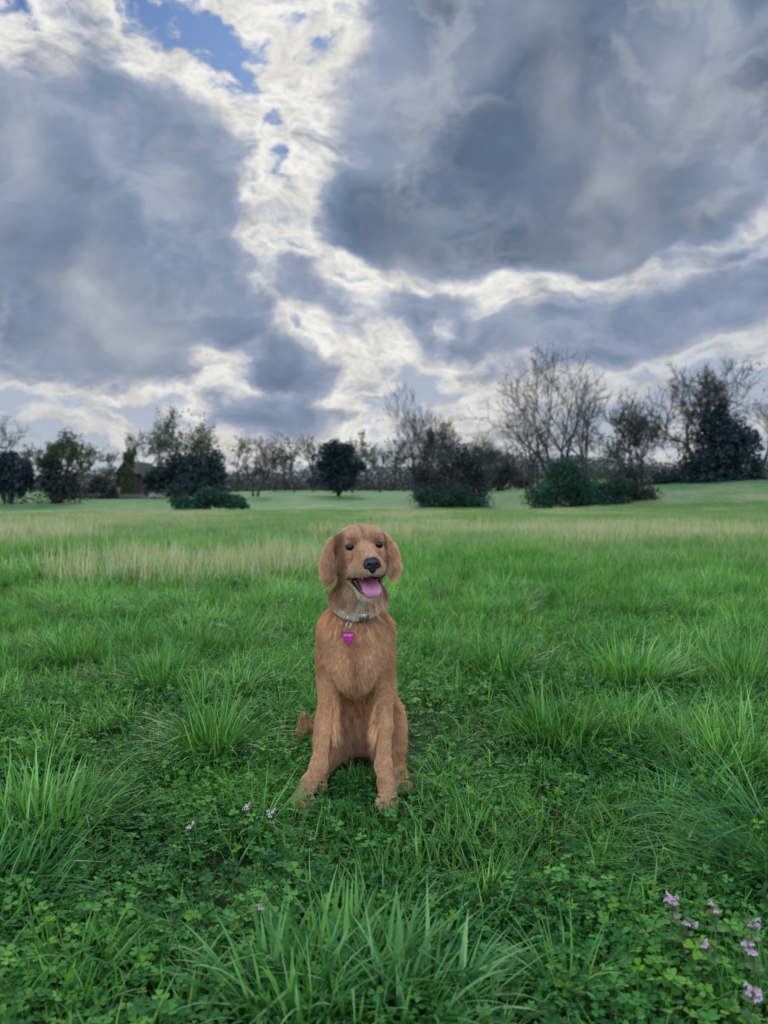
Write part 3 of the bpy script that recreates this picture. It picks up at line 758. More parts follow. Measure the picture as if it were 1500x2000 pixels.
def variants(kind, nv):
    res = []
    for v in range(nv):
        rng = np.random.default_rng(1000 + v * 7 + abs(sum(map(ord, kind))))
        if kind == 'lawn_patch':               # 0.24 m disc of short grass
            n = 95
            r = .13 * np.sqrt(rng.random(n)); a = rng.uniform(0, 6.28, n)
            root = np.stack([r * np.cos(a), r * np.sin(a), np.full(n, -.01)], -1)
            g = blades(rng, root, rng.uniform(0, 6.28, n), rng.uniform(.0, .7, n), rng.uniform(.05, .13, n), rng.uniform(.0028, .0055, n), rng.uniform(.1, 1.3, n), 4)
            mat = G_LAWN
        elif kind == 'tuft':                   # small fan of longer blades
            n = 60
            r = .03 * np.sqrt(rng.random(n)); a = rng.uniform(0, 6.28, n)
            root = np.stack([r * np.cos(a), r * np.sin(a), np.full(n, -.01)], -1)
            g = blades(rng, root, a + rng.normal(0, .5, n), rng.uniform(.05, .75, n), rng.uniform(.10, .22, n), rng.uniform(.0034, .0062, n), rng.uniform(.2, 1.2, n), 5)
            mat = G_TUSS
        elif kind == 'big_tuft':
            n = 170
            r = .07 * np.sqrt(rng.random(n)); a = rng.uniform(0, 6.28, n)
            root = np.stack([r * np.cos(a), r * np.sin(a), np.full(n, -.01)], -1)
            g = blades(rng, root, a + rng.normal(0, .5, n), rng.uniform(.05, .9, n), rng.uniform(.11, .25, n), rng.uniform(.0036, .0064, n), rng.uniform(.2, 1.5, n), 5)
            mat = G_TUSS
        elif kind == 'meadow_patch':           # 1 m disc for the middle distance
            n = 420
            r = .6 * np.sqrt(rng.random(n)); a = rng.uniform(0, 6.28, n)
            root = np.stack([r * np.cos(a), r * np.sin(a), np.full(n, -.02)], -1)
            g = blades(rng, root, rng.uniform(0, 6.28, n), rng.uniform(.0, .6, n), rng.uniform(.07, .20, n), rng.uniform(.006, .011, n), rng.uniform(.1, .9, n), 3, dry=np.clip(rng.normal(.16, .16, n), 0, 1))
            mat = G_MEAD
        elif kind == 'straw_patch':
            n = 230
            r = .5 * np.sqrt(rng.random(n)); a = rng.uniform(0, 6.28, n)
            root = np.stack([r * np.cos(a), r * np.sin(a), np.full(n, -.02)], -1)
            g = blades(rng, root, rng.uniform(0, 6.28, n), rng.uniform(.0, .35, n), rng.uniform(.16, .42, n), rng.uniform(.004, .008, n), rng.uniform(.0, .6, n), 3, dry=np.clip(rng.normal(.75, .25, n), 0, 1))
            mat = G_MEAD
        elif kind == 'clover_patch':
            parts = []
            for i in range(56):
                r = .13 * math.sqrt(rng.random()); a = rng.uniform(0, 6.28)
                h = rng.uniform(.018, .062)
                parts.append(trefoil(rng, (r * math.cos(a), r * math.sin(a), h), rng.uniform(.013, .029), rng.uniform(-.5, .5), rng.uniform(0, 6.28), lime=(rng.random() < .012) * .6))
            g = join(parts); mat = CLOV
        elif kind == 'weed':                   # tiny feathery leaves near the dog's paw
            parts = []
            for i in range(60):
                r = .07 * math.sqrt(rng.random()); a = rng.uniform(0, 6.28)
                parts.append(trefoil(rng, (r * math.cos(a), r * math.sin(a), rng.uniform(.01, .06)), rng.uniform(.007, .013), rng.uniform(-.8, .8), rng.uniform(0, 6.28), lime=.25))
            g = join(parts); mat = CLOV
        V, F, C = g
        res.append(mesh_np(kind + '_source', V, F, mat, smooth=(kind != 'clover_patch'), cols=C, link=False))
    return res

def scatter(name, label, kind, nv, P, rot, sc, category):
    """one object: points carrying rotation, scale and variant; geometry nodes put an instance on each"""
    src = variants(kind, nv)
    me = bpy.data.meshes.new(name)
    me.vertices.add(len(P)); me.vertices.foreach_set('co', np.asarray(P, np.float32).ravel())
    for nm, ty, data in (('rot', 'FLOAT_VECTOR', rot), ('sc', 'FLOAT_VECTOR', sc)):
        a = me.attributes.new(nm, ty, 'POINT'); a.data.foreach_set('vector', np.asarray(data, np.float32).ravel())
    iv = np.random.default_rng(3).integers(0, nv, len(P)).astype(np.int32)
    a = me.attributes.new('var', 'INT', 'POINT'); a.data.foreach_set('value', iv)
    me.update()
    o = bpy.data.objects.new(name, me); COL.objects.link(o)
    ng = bpy.data.node_groups.new(name + '_scatter', 'GeometryNodeTree')
    ng.interface.new_socket('Geometry', in_out='INPUT', socket_type='NodeSocketGeometry')
    ng.interface.new_socket('Geometry', in_out='OUTPUT', socket_type='NodeSocketGeometry')
    N, L = ng.nodes, ng.links
    gi = N.new('NodeGroupInput'); go = N.new('NodeGroupOutput')
    g2i = N.new('GeometryNodeGeometryToInstance')
    infos = []
    for s in src:
        oi = N.new('GeometryNodeObjectInfo'); oi.inputs['Object'].default_value = s
        oi.inputs['As Instance'].default_value = True
        infos.append(oi)
    jn = N.new('GeometryNodeJoinGeometry')
    for oi in reversed(infos): L.new(oi.outputs['Geometry'], jn.inputs[0])
    iop = N.new('GeometryNodeInstanceOnPoints')
    L.new(gi.outputs[0], iop.inputs['Points']); L.new(jn.outputs[0], iop.inputs['Instance'])
    iop.inputs['Pick Instance'].default_value = True
    def attr(nm, ty):
        q = N.new('GeometryNodeInputNamedAttribute'); q.data_type = ty; q.inputs[0].default_value = nm
        return q.outputs[0]
    L.new(attr('var', 'INT'), iop.inputs['Instance Index'])
    L.new(attr('rot', 'FLOAT_VECTOR'), iop.inputs['Rotation'])
    L.new(attr('sc', 'FLOAT_VECTOR'), iop.inputs['Scale'])
    L.new(iop.outputs[0], go.inputs[0])
    mod = o.modifiers.new('scatter', 'NODES'); mod.node_group = ng
    tag(o, label, category, kind='stuff')
    return o

def field_points(rng, y0, y1, dens, margin=.8, power=1.0):
    """uniform random points over the wedge the photograph sees"""
    n = int(dens * ((y1 ** 2 - y0 ** 2) * .52 + (y1 - y0) * 2 * margin))
    y = np.sqrt(rng.uniform(y0 ** 2, y1 ** 2, n)); x = rng.uniform(-1, 1, n) * (y * .52 + margin)
    return x, y
# tussocks the photograph shows one by one: px, py of the root, blade length, root radius, count, lean x, lean y, blade width, material, label
TUSS = [
    (415, 1492, .25, .055, 430, .0, -.1, .0045, G_TUSS, 'round bright tussock with arching blades left of the dog'),
    (95, 1640, .20, .11, 520, .15, .1, .0048, G_TUSS, 'big dense tussock at the left edge, level with the paws'),
    (10, 1800, .18, .10, 300, .35, .05, .0052, G_BLUE, 'tussock leaning in from the left edge below the dense one'),
    (1090, 1462, .22, .10, 480, .05, .0, .0046, G_TUSS, 'wide upright tussock right of the dog'),
    (1225, 1445, .19, .07, 220, -.05, .0, .0044, G_TUSS, 'short tussock adjoining the wide upright one on its right'),
    (975, 1325, .24, .10, 430, .0, .0, .0046, G_TUSS, 'low spreading tussock behind and right of the dog'),
    (1240, 1342, .25, .10, 430, .05, .0, .0046, G_TUSS, 'spreading tussock in the row behind the wide upright one'),
    (1430, 1505, .24, .08, 420, -.3, .0, .0048, G_TUSS, 'pale tussock leaning left near the right edge'),
    (1530, 1750, .34, .06, 300, -1.15, .30, .0046, G_BLUE, 'flattened bluish tussock whose blades lie to the left at the right edge'),
    (1490, 1650, .32, .06, 170, -1.0, .35, .0044, G_BLUE, 'narrow bluish sheaf of blades above the flattened tussock'),
    (560, 1985, .165, .06, 200, .0, .0, .0075, G_BLUE, 'coarse broad-bladed clump at the bottom, left one of three'),
    (680, 1960, .175, .07, 240, .05, .0, .0075, G_LAWN, 'coarse broad-bladed clump at the bottom, middle one of three'),
    (830, 1975, .165, .08, 240, .2, .0, .0070, G_BLUE, 'coarse broad-bladed clump at the bottom, right one of three'),
    (760, 1790, .12, .05, 90, .0, .0, .0045, G_TUSS, 'small upright clump in the clover below the right paw'),
    (960, 1760, .10, .10, 150, .0, .0, .0036, G_LAWN, 'thin light grass patch in the clover, lower right of the dog'),
    (1075, 1555, .09, .015, 26, .0, .0, .0045, G_LAWN, 'sparse yellow-green sprig standing in the clover right of the hind paw'),
    (330, 1350, .22, .10, 380, .1, .0, .0044, G_TUSS, 'tussock behind the round bright one, left of the dog'),
    (150, 1300, .22, .11, 360, .0, .0, .0044, G_TUSS, 'tussock in the far left row of the near grass'),
    (560, 1545, .07, .04, 240, .0, .0, .0026, G_LAWN, 'fine light green tuft beside the left paw'),
    (695, 1528, .07, .045, 240, .0, .0, .003, G_LAWN, 'fine tuft between the forelegs'),
    (855, 1290, .20, .08, 260, .1, .0, .0042, G_TUSS, 'small tussock just right of the shoulder'),
    (1450, 1340, .26, .10, 400, .0, .0, .0046, G_TUSS, 'tall tussock by the right edge, farthest of the right-hand ones'),
    (130, 1960, .14, .06, 90, .0, .0, .0050, G_LAWN, 'thin grass clump in the lower left corner'),
]
def ground_at(px, py):
    d = CAM_H / max(-ray(px, py).z, 1e-3) 
    for _ in range(4):
        p = at(px, py, d); d = (CAM_H - gz(p.x, d)) / (-ray(px, py).z / ray(px, py).y)
    return at(px, py, d)
TUSS_XY = []
def build_tussocks():
    for i, (px, py, L, rr, n, lx, ly, w, mat, lab) in enumerate(TUSS):
        rng = np.random.default_rng(300 + i)
        c = ground_at(px, py); TUSS_XY.append((c.x, c.y, rr + L * .25))
        r = rr * np.sqrt(rng.random(n)); a = rng.uniform(0, 6.28, n)
        x, y = r * np.cos(a), r * np.sin(a)
        root = np.stack([x, y, ground_z(c.x + x, c.y + y) - c.z - .01], -1)
        spread = r / rr
        dx = np.cos(a) * (.3 + .7 * spread) + lx * 2 + rng.normal(0, .45, n); dy = np.sin(a) * (.3 + .7 * spread) + ly * 2 + rng.normal(0, .35, n)
        az = np.arctan2(dy, dx); mag = np.clip(np.hypot(dx, dy), 0, 2.2)
        lean = np.clip(.08 + .58 * mag * rng.uniform(.3, 1.45, n), .02, 1.5)
        Ls = L * rng.uniform(.5, 1.15, n)
        V, F, C = blades(rng, root, az, lean, Ls, w * rng.uniform(.8, 1.6, n), rng.uniform(.0, 1.5, n) * (.5 + .35 * mag), 7)
        o = mesh_np('grass_tussock', V, F, mat, cols=C); o.location = c
        tag(o, lab, 'grass tussock', 'grass tussocks around the dog')
build_tussocks()

DOG_XY = [(-.085, 2.06, .10), (-.193, 1.85, .062), (.009, 1.84, .062), (-.065, 2.2, .15), (-.20, 1.79, .045), (.012, 1.78, .045)]
def clear(x, y, spots, pad=0.0):
    k = np.ones(len(x), bool)
    for cx, cy, r in spots: k &= (x - cx) ** 2 + (y - cy) ** 2 > (r + pad) ** 2
    return k
def build_field():
    rng = np.random.default_rng(21)
    rot = lambda n, t=.12: np.stack([rng.normal(0, t, n), rng.normal(0, t, n), rng.uniform(0, 6.28, n)], -1)
    # clover carpet
    x, y = field_points(rng, .72, 4.6, 115)
    xb, yb = field_points(rng, .75, 1.45, 70); x = np.concatenate([x, xb]); y = np.concatenate([y, yb])
    m = fbm2(x, y, 1.7, 2.0)
    keep = clear(x, y, DOG_XY, .05) & (rng.random(len(x)) < np.clip(1.2 - (y - 2.0) * (.45 + .5 * smooth01((-x - .35) / .4)), .10, 1)) 
    x, y = x[keep], y[keep]
    xi = np.array([-.095, -.085, -.125, -.060, -.060, -.10, -.09, -.05, -.12, -.075, -.09, .075, .085, .10, .06]); yi = np.array([1.86, 1.92, 1.94, 1.88, 1.94, 1.80, 1.98, 1.83, 1.88, 1.76, 2.02, 1.93, 2.0, 2.06, 2.12])
    x = np.concatenate([x, xi]); y = np.concatenate([y, yi]); n = len(x)
    s = rng.uniform(.75, 1.15, n)[:, None] * np.ones((1, 3)); s[:, 2] *= .75 + .6 * fbm2(x, y, 2.5, 6.0)
    s[-len(xi):] *= .52
    scatter('clover', 'low carpet of dark green clover leaves over the near ground', 'clover_patch', 7, np.stack([x, y, ground_z(x, y)], -1), rot(n, .08), s, 'clover')
    # short grass among the clover, thickening with distance
    x, y = field_points(rng, .72, 9.5, 75)
    m = fbm2(x, y, 1.1, 12.0)
    dens = np.clip((y - 1.6) * .6 + (m - .46) * 4.0 + .5 * smooth01((-x - .4) / .5) * smooth01((y - 1.7) / .4), .08, 1) * np.where(y < 1.35, .6, 1)
    keep = (rng.random(len(x)) < dens) & clear(x, y, DOG_XY, .05)
    x, y = x[keep], y[keep]; n = len(x)
    s = rng.uniform(.7, 1.2, n) * (.75 + .9 * fbm2(x, y, .9, 30.0)); s = np.stack([s, s, s * np.clip(.85 + .09 * (y - 3), .85, 1.5)], -1)
    scatter('lawn_grass', 'short green grass filling the near meadow between the tussocks', 'lawn_patch', 8, np.stack([x, y, ground_z(x, y)], -1), rot(n), s, 'grass')
    # loose tufts
    x, y = field_points(rng, 1.9, 9.0, 26)
    m = fbm2(x, y, 1.0, 40.0)
    keep = (rng.random(len(x)) < np.clip((m - .42 + .10 * smooth01((-x - .3) / .5) + .05 * np.clip(y - 2.6, 0, 3)) * 5, 0.01, 1)) & clear(x, y, DOG_XY, .12)
    x, y = x[keep], y[keep]; n = len(x); s = rng.uniform(.45, 1.1, n)
    scatter('long_grass', 'longer grass tufts scattered through the meadow beyond the dog', 'big_tuft', 6, np.stack([x, y, ground_z(x, y)], -1), rot(n, .2), np.stack([s] * 3, -1), 'grass')
    # single sprigs poking through the clover
    x, y = field_points(rng, .85, 3.4, 34)
    keep = clear(x, y, DOG_XY, .07); x, y = x[keep], y[keep]; n = len(x); s = rng.uniform(.3, .85, n)
    m = fbm2(x, y, 1.6, 50.0) > .45; x, y, s = x[m], y[m], s[m]; n = len(x)
    scatter('grass_sprigs', 'thin grass sprigs poking through the clover', 'tuft', 6, np.stack([x, y, ground_z(x, y)], -1), rot(n, .2), np.stack([s] * 3, -1), 'grass')
    # meadow beyond
    x, y = field_points(rng, 7.5, 40, 3.4, 1.0)
    n = len(x); s = rng.uniform(.8, 1.2, n) * (.6 + .5 * smooth01((12 - y) / 5) + .7 * fbm2(x, y, .3, 3.0))
    scatter('meadow_grass', 'mid-green meadow grass of the middle distance', 'meadow_patch', 6, np.stack([x, y, ground_z(x, y)], -1), rot(n, .05), np.stack([np.ones(n) * 1.1, np.ones(n) * 1.1, s], -1), 'grass')
    # pale dry grass: a fringe on the left 7-9 m off, a thinner one on the right at 10-13 m, wisps beyond
    x, y = field_points(rng, 5.5, 34, 8.0, 1.0)
    m = fbm2(x, y * .6, .35, 5.0)
    left = np.exp(-((y - 7.0 - .12 * x) / .8) ** 2) * smooth01((.3 - x) / 1.2) * 1.5
    right = np.exp(-((y - 10.3 - .1 * x) / 1.1) ** 2) * smooth01((x + .2) / 2.5) * .34
    wisps = smooth01((y - 8.5) / 4) * np.clip((m - .47) * 2.0, 0, .3)
    path = np.exp(-((x + 2.2 + (y - 14) * .02) / (1.2 + y * .05)) ** 2) * smooth01((y - 9.5) / 2)
    dn = np.maximum(np.maximum(left, right) * np.clip(-.35 + 2.3 * fbm2(x, y, .8, 15.0), .1, 1.5), wisps) * (1 - .85 * path)
    keep = rng.random(len(x)) < dn
    x, y = x[keep], y[keep]; n = len(x); s = rng.uniform(.6, 1.1, n) * np.where(y > 13, .6, 1)
    scatter('dry_grass', 'pale straw-coloured dry grass in fringes across the meadow', 'straw_patch', 6, np.stack([x, y, ground_z(x, y)], -1), rot(n, .05), np.stack([np.ones(n), np.ones(n), s], -1), 'dry grass')
    # feathery weeds on the barer spot left of the paw
    xs, ys = [], []
    for px, py, r, k in ((440, 1590, .13, 34), (380, 1600, .08, 14), (500, 1570, .06, 10)):
        c = ground_at(px, py); xs.append(c.x + rng.normal(0, r * .6, k)); ys.append(c.y + rng.normal(0, r * .5, k))
    x, y = np.concatenate(xs), np.concatenate(ys); n = len(x); s = rng.uniform(.7, 1.2, n)
    scatter('feathery_weeds', 'tiny grey-green feathery weeds on the bare patch left of the paw', 'weed', 4, np.stack([x, y, ground_z(x, y)], -1), rot(n), np.stack([s] * 3, -1), 'weeds')
build_field()
# ------------------------------------------------------------------ the dog: one smooth-blended volume, meshed, then furred
DOG = Vector((-0.065, 1.95, 0.0))
DOG.z = gz(DOG.x, DOG.y) + 0.004
CX = -0.009
def rotm(axis, deg): return np.array(Matrix.Rotation(R(deg), 3, axis))
# head frame: a = viewer's right, f = out of the face, u = up
H0 = np.array([.006, -.025, .617])
HM = rotm('Z', 12.5) @ rotm('Y', -3.5) @ rotm('X', 2)     # columns: right, back, up
def hp(a, f, u): return H0 + HM @ np.array([a, -f, u])
def to_head(P):
    q = (P - H0) @ HM
    return q[..., 0], -q[..., 1], q[..., 2]

def axis_pts(spec):
    out = []
    for a, b, s in spec:
        out.append(np.arange(a, b, s))
    return np.concatenate(out + [[spec[-1][1]]]).astype(np.float32)
class Grid:
    def __init__(g, xs, ys, zs):
        g.xs, g.ys, g.zs = xs, ys, zs
        g.D = np.full((len(xs), len(ys), len(zs)), 0.5, np.float32)
    def box(g, c, r):
        s = []
        for ax, ci in ((g.xs, 0), (g.ys, 1), (g.zs, 2)):
            i0 = max(np.searchsorted(ax, c[ci] - r[ci]) - 1, 0); i1 = min(np.searchsorted(ax, c[ci] + r[ci]) + 1, len(ax))
            s.append(slice(i0, i1))
        X, Y, Z = np.meshgrid(g.xs[s[0]], g.ys[s[1]], g.zs[s[2]], indexing='ij', sparse=True)
        return tuple(s), X, Y, Z
    def put(g, s, d, k, sub=False):
        A = g.D[s]
        if sub:
            h = np.maximum(k - np.abs(A + d), 0) / k
            g.D[s] = np.maximum(A, -d) + h * h * k * .25
        else:
            h = np.maximum(k - np.abs(A - d), 0) / k
            g.D[s] = np.minimum(A, d) - h * h * k * .25
    def ell(g, c, r, k=.02, M=None, sub=False):
        c = np.asarray(c, float); r = np.asarray(r, float)
        R_ = (np.abs(M) @ r if M is not None else r) + k * 1.2 + .01
        s, X, Y, Z = g.box(c, R_)
        x, y, z = X - c[0], Y - c[1], Z - c[2]
        if M is not None:
            x, y, z = (M[0, 0] * x + M[1, 0] * y + M[2, 0] * z, M[0, 1] * x + M[1, 1] * y + M[2, 1] * z, M[0, 2] * x + M[1, 2] * y + M[2, 2] * z)
        k0 = np.sqrt((x / r[0]) ** 2 + (y / r[1]) ** 2 + (z / r[2]) ** 2)
        k1 = np.sqrt((x / r[0] ** 2) ** 2 + (y / r[1] ** 2) ** 2 + (z / r[2] ** 2) ** 2) + 1e-6
        g.put(s, (k0 * (k0 - 1) / k1).astype(np.float32), k, sub)
    def cone(g, a, ra, b, rb, k=.02, sub=False):
        a = np.asarray(a, float); b = np.asarray(b, float)
        c = (a + b) / 2; R_ = np.abs(b - a) / 2 + max(ra, rb) + k * 1.2 + .01
        s, X, Y, Z = g.box(c, R_)
        d = b - a; L2 = d @ d
        x, y, z = X - a[0], Y - a[1], Z - a[2]
        t = np.clip((x * d[0] + y * d[1] + z * d[2]) / L2, 0, 1)
        q = np.sqrt((x - t * d[0]) ** 2 + (y - t * d[1]) ** 2 + (z - t * d[2]) ** 2) - (ra + (rb - ra) * t)
        g.put(s, q.astype(np.float32), k, sub)
    def chain(g, pts, k=.02):
        for (a, ra), (b, rb) in zip(pts[:-1], pts[1:]): g.cone(a, ra, b, rb, k)
    def sample(g, P):
        P = np.asarray(P, np.float32); idx = []; fr = []
        for ax, j in ((g.xs, 0), (g.ys, 1), (g.zs, 2)):
            i = np.clip(np.searchsorted(ax, P[:, j]) - 1, 0, len(ax) - 2)
            idx.append(i); fr.append(np.clip((P[:, j] - ax[i]) / (ax[i + 1] - ax[i]), 0, 1))
        r = 0
        for dx in (0, 1):
            for dy in (0, 1):
                for dz in (0, 1):
                    w = (fr[0] if dx else 1 - fr[0]) * (fr[1] if dy else 1 - fr[1]) * (fr[2] if dz else 1 - fr[2])
                    r = r + w * g.D[idx[0] + dx, idx[1] + dy, idx[2] + dz]
        return r
    def grad(g, P, e=.003):
        G = np.stack([g.sample(P + np.eye(3)[i] * e) - g.sample(P - np.eye(3)[i] * e) for i in range(3)], -1)
        return G / (np.linalg.norm(G, axis=1, keepdims=True) + 1e-9)
    def mesh(g, smooth_it=2):
        D = g.D; S_ = D < 0
        cnt = np.zeros(tuple(n - 1 for n in D.shape), np.uint8)
        for dx in (0, 1):
            for dy in (0, 1):
                for dz in (0, 1):
                    cnt += S_[dx:D.shape[0] - 1 + dx, dy:D.shape[1] - 1 + dy, dz:D.shape[2] - 1 + dz]
        act = (cnt > 0) & (cnt < 8)
        I = np.argwhere(act)
        vid = np.full(act.shape, -1, np.int32); vid[act] = np.arange(len(I))
        acc = np.zeros((len(I), 3)); w = np.zeros(len(I))
        C = [g.xs, g.ys, g.zs]
        corners = [(0, 0, 0), (1, 0, 0), (0, 1, 0), (1, 1, 0), (0, 0, 1), (1, 0, 1), (0, 1, 1), (1, 1, 1)]
        for ai in range(3):
            for c in corners:
                if c[ai]: continue
                c2 = list(c); c2[ai] = 1
                A = I + np.array(c); B = I + np.array(c2)
                da = D[A[:, 0], A[:, 1], A[:, 2]]; db = D[B[:, 0], B[:, 1], B[:, 2]]
                x = (da < 0) != (db < 0)
                t = np.where(x, da / np.where(x, da - db, 1), 0)
                pa = np.stack([C[j][A[:, j]] for j in range(3)], -1); pb = np.stack([C[j][B[:, j]] for j in range(3)], -1)
                acc += np.where(x[:, None], pa + (pb - pa) * t[:, None], 0); w += x
        V = acc / w[:, None]
        F = []
        for ai in range(3):
            b, c = [(1, 2), (2, 0), (0, 1)][ai]
            sl0 = [slice(None)] * 3; sl1 = [slice(None)] * 3
            sl0[ai] = slice(0, -1); sl1[ai] = slice(1, None)
            s0 = S_[tuple(sl0)]; s1 = S_[tuple(sl1)]
            E = np.argwhere(s0 != s1)
            E = E[(E[:, b] > 0) & (E[:, c] > 0) & (E[:, b] < D.shape[b] - 1) & (E[:, c] < D.shape[c] - 1)]
            inside0 = S_[E[:, 0], E[:, 1], E[:, 2]]
            def cell(ob, oc):
                q = E.copy(); q[:, b] += ob; q[:, c] += oc
                return vid[q[:, 0], q[:, 1], q[:, 2]]
            q = np.stack([cell(-1, -1), cell(0, -1), cell(0, 0), cell(-1, 0)], -1)
            q[~inside0] = q[~inside0][:, ::-1]
            F.append(q)
        F = np.concatenate(F)
        F = F[(F >= 0).all(1)]
        return V, F
def build_dog_volume():
    g = Grid(axis_pts([(-.22, .20, .0025)]), axis_pts([(-.215, .10, .0025), (.10, .46, .007)]), axis_pts([(-.02, .07, .0028), (.07, .48, .0038), (.48, .71, .0021)]))
    E, Cn = g.ell, g.cone
    # trunk
    E((CX, .070, .338), (.082, .10, .102), .03)
    E((CX, .055, .405), (.070, .072, .07), .03)
    E((CX + .002, -.012, .335), (.048, .038, .075), .03)
    Cn((CX, .16, .29), .078, (CX + .003, .28, .15), .084, .04)
    E((CX, .27, .125), (.088, .11, .115), .04)
    Cn((CX, .165, .22), .052, (CX + .004, .20, .11), .056, .04)
    # shoulders and upper arms
    for s in (-1, 1):
        E((CX + s * .056, .055, .365), (.040, .060, .075), .03)
    g.chain([((CX - .060, .035, .34), .036), ((CX - .070, .040, .262), .0255), ((-.0865, .008, .165), .0172), ((-.099, -.035, .082), .0158)], .018)
    g.chain([((CX + .062, .035, .34), .036), ((CX + .074, .040, .262), .0255), ((.0655, .008, .165), .0172), ((.0635, -.035, .082), .0158)], .018)
    # wrists, pasterns, paws with toes
    for wr, paw, yaw in (((-.098, -.035, .078), (-.134, -.104, .021), 26), ((.0635, -.035, .078), (.074, -.108, .020), -10)):
        wr, paw = np.array(wr), np.array(paw)
        E(wr, (.0185, .0185, .024), .012)
        mid = wr * .42 + paw * .58 + np.array([0, 0, .006])
        Cn(wr, .0165, mid, .0170, .012); Cn(mid, .0170, paw, .0190, .012)
        M = rotm('Z', yaw)          # paw axis
        E(paw, (.0225, .030, .0165), .01, M)
        for tx, ty in ((-.0195, -.016), (-.007, -.028), (.007, -.028), (.0195, -.016)):
            o = paw + M @ np.array([tx * .95, ty, -.003])
            E(o, (.0078, .0155, .0120), .004, M)
    # thighs, hind legs and feet
    for s, x in ((-1, -.080), (1, .080)):
        E((x, .17, .112), (.040, .10, .086), .03)
        E((x + s * .004, .10, .080), (.030, .05, .055), .025)
        Cn((x + s * .012, .17, .035), .026, (x + s * .022, .05, .024), .021, .02)
        M = rotm('Z', -14 * s)
        E((x + s * .030, .035, .018), (.020, .038, .015), .012, M)
        for tx, ty in ((-.018, -.02), (-.006, -.03), (.007, -.03), (.019, -.02)):
            E(np.array((x + s * .034, .012, .015)) + M @ np.array([tx, ty * .9, 0]), (.0085, .015, .013), .005, M)
    # tail
    g.chain([((CX, .36, .06), .030), ((-.07, .40, .035), .022), ((-.150, .37, .030), .014), ((-.172, .33, .055), .010), ((-.170, .31, .105), .006)], .02)
    # neck
    Cn((CX + .002, .050, .435), .066, (.002, .012, .545), .046, .03)
    Cn((.000, .022, .50), .045, hp(0, .000, -.045), .042, .025)
    # head
    HE = lambda c, r, k=.015, M=None, sub=False: E(hp(*c), (r[0], r[1], r[2]), k, HM if M is None else HM @ M, sub)
    HE((0, -.012, .010), (.057, .070, .054), .02)
    for s in (-1, 1):
        HE((s * .024, .018, .036), (.030, .042, .027), .014)
        HE((s * .030, .046, .0400), (.018, .015, .0115), .010)
        HE((s * .035, .014, -.028), (.030, .046, .032), .02)
        HE((s * .035, .046, -.006), (.020, .024, .021), .014)
    Cn(hp(0, .035, .008), .029, hp(0, .075, .000), .0215, .016)
    Cn(hp(0, .075, -.001), .0225, hp(0, .122, -.011), .0175, .012)
    HE((0, .092, -.022), (.032, .048, .022), .014)
    for s in (-1, 1):
        HE((s * .0175, .097, -.029), (.0185, .037, .0195), .010)
        HE((s * .0105, .126, -.027), (.0145, .014, .0155), .007)
        HE((s * .027, .062, -.036), (.016, .028, .018), .012)
    # lower jaw, dropped open
    Cn(hp(0, .0, -.048), .034, hp(0, .042, -.0665), .028, .02)
    Cn(hp(0, .042, -.0665), .0265, hp(0, .098, -.0895), .0175, .014)
    for s in (-1, 1): Cn(hp(s * .028, .028, -.058), .016, hp(s * .0165, .096, -.088), .0105, .010)
    # the gape: a wedge hinged behind the mouth corners
    s, X, Y, Z = g.box(hp(0, .10, -.07), (.09, .11, .08))
    P = np.stack(np.broadcast_arrays(X, Y, Z), -1)
    a, f, u = to_head(P)
    hf, hu = .036, -.0585
    up = (u - (hu + (f - hf) * .13)); lo = ((hu - (f - hf) * .37) - u) * .85
    wedge = np.maximum(np.maximum(up, lo), hf - .004 - f)
    A = g.D[s]; k = .006; h = np.maximum(k - np.abs(A + wedge), 0) / k
    g.D[s] = np.maximum(A, -wedge) + h * h * k * .25
    HE((0, .082, -.050), (.020, .046, .014), .005, None, True)                     # palate
    M = rotm('X', 20)
    HE((0, .066, -.0705), (.021, .046, .0095), .005, M, True)                        # floor of the mouth
    HE((0, .040, -.060), (.024, .020, .016), .006, None, True)
    # ears
    for s in (-1, 1):
        M1 = rotm('Z', 34 * s) @ rotm('Y', -10 * s)
        HE((s * .050, -.016, .026), (.018, .024, .017), .016)
        HE((s * .0680, -.010, .004), (.0170, .0110, .030), .012, M1)
        HE((s * .0820, -.005, -.016), (.0155, .0085, .032), .010, M1)
        HE((s * .0830, -.002, -.038), (.0115, .0065, .022), .008, M1)
    # eye sockets
    for s in (-1, 1):
        HE((s * .0362, .0645, .0205), (.0104, .012, .0078), .003, rotm('Y', 12 * s), True)
        HE((s * .0350, .0560, .0315), (.0140, .0085, .0040), .004)
    return g
g_dog = build_dog_volume()
EYES = [hp(-.0355, .0562, .0205), hp(.0355, .0562, .0205)]
NOSE = hp(0, .139, -.013)

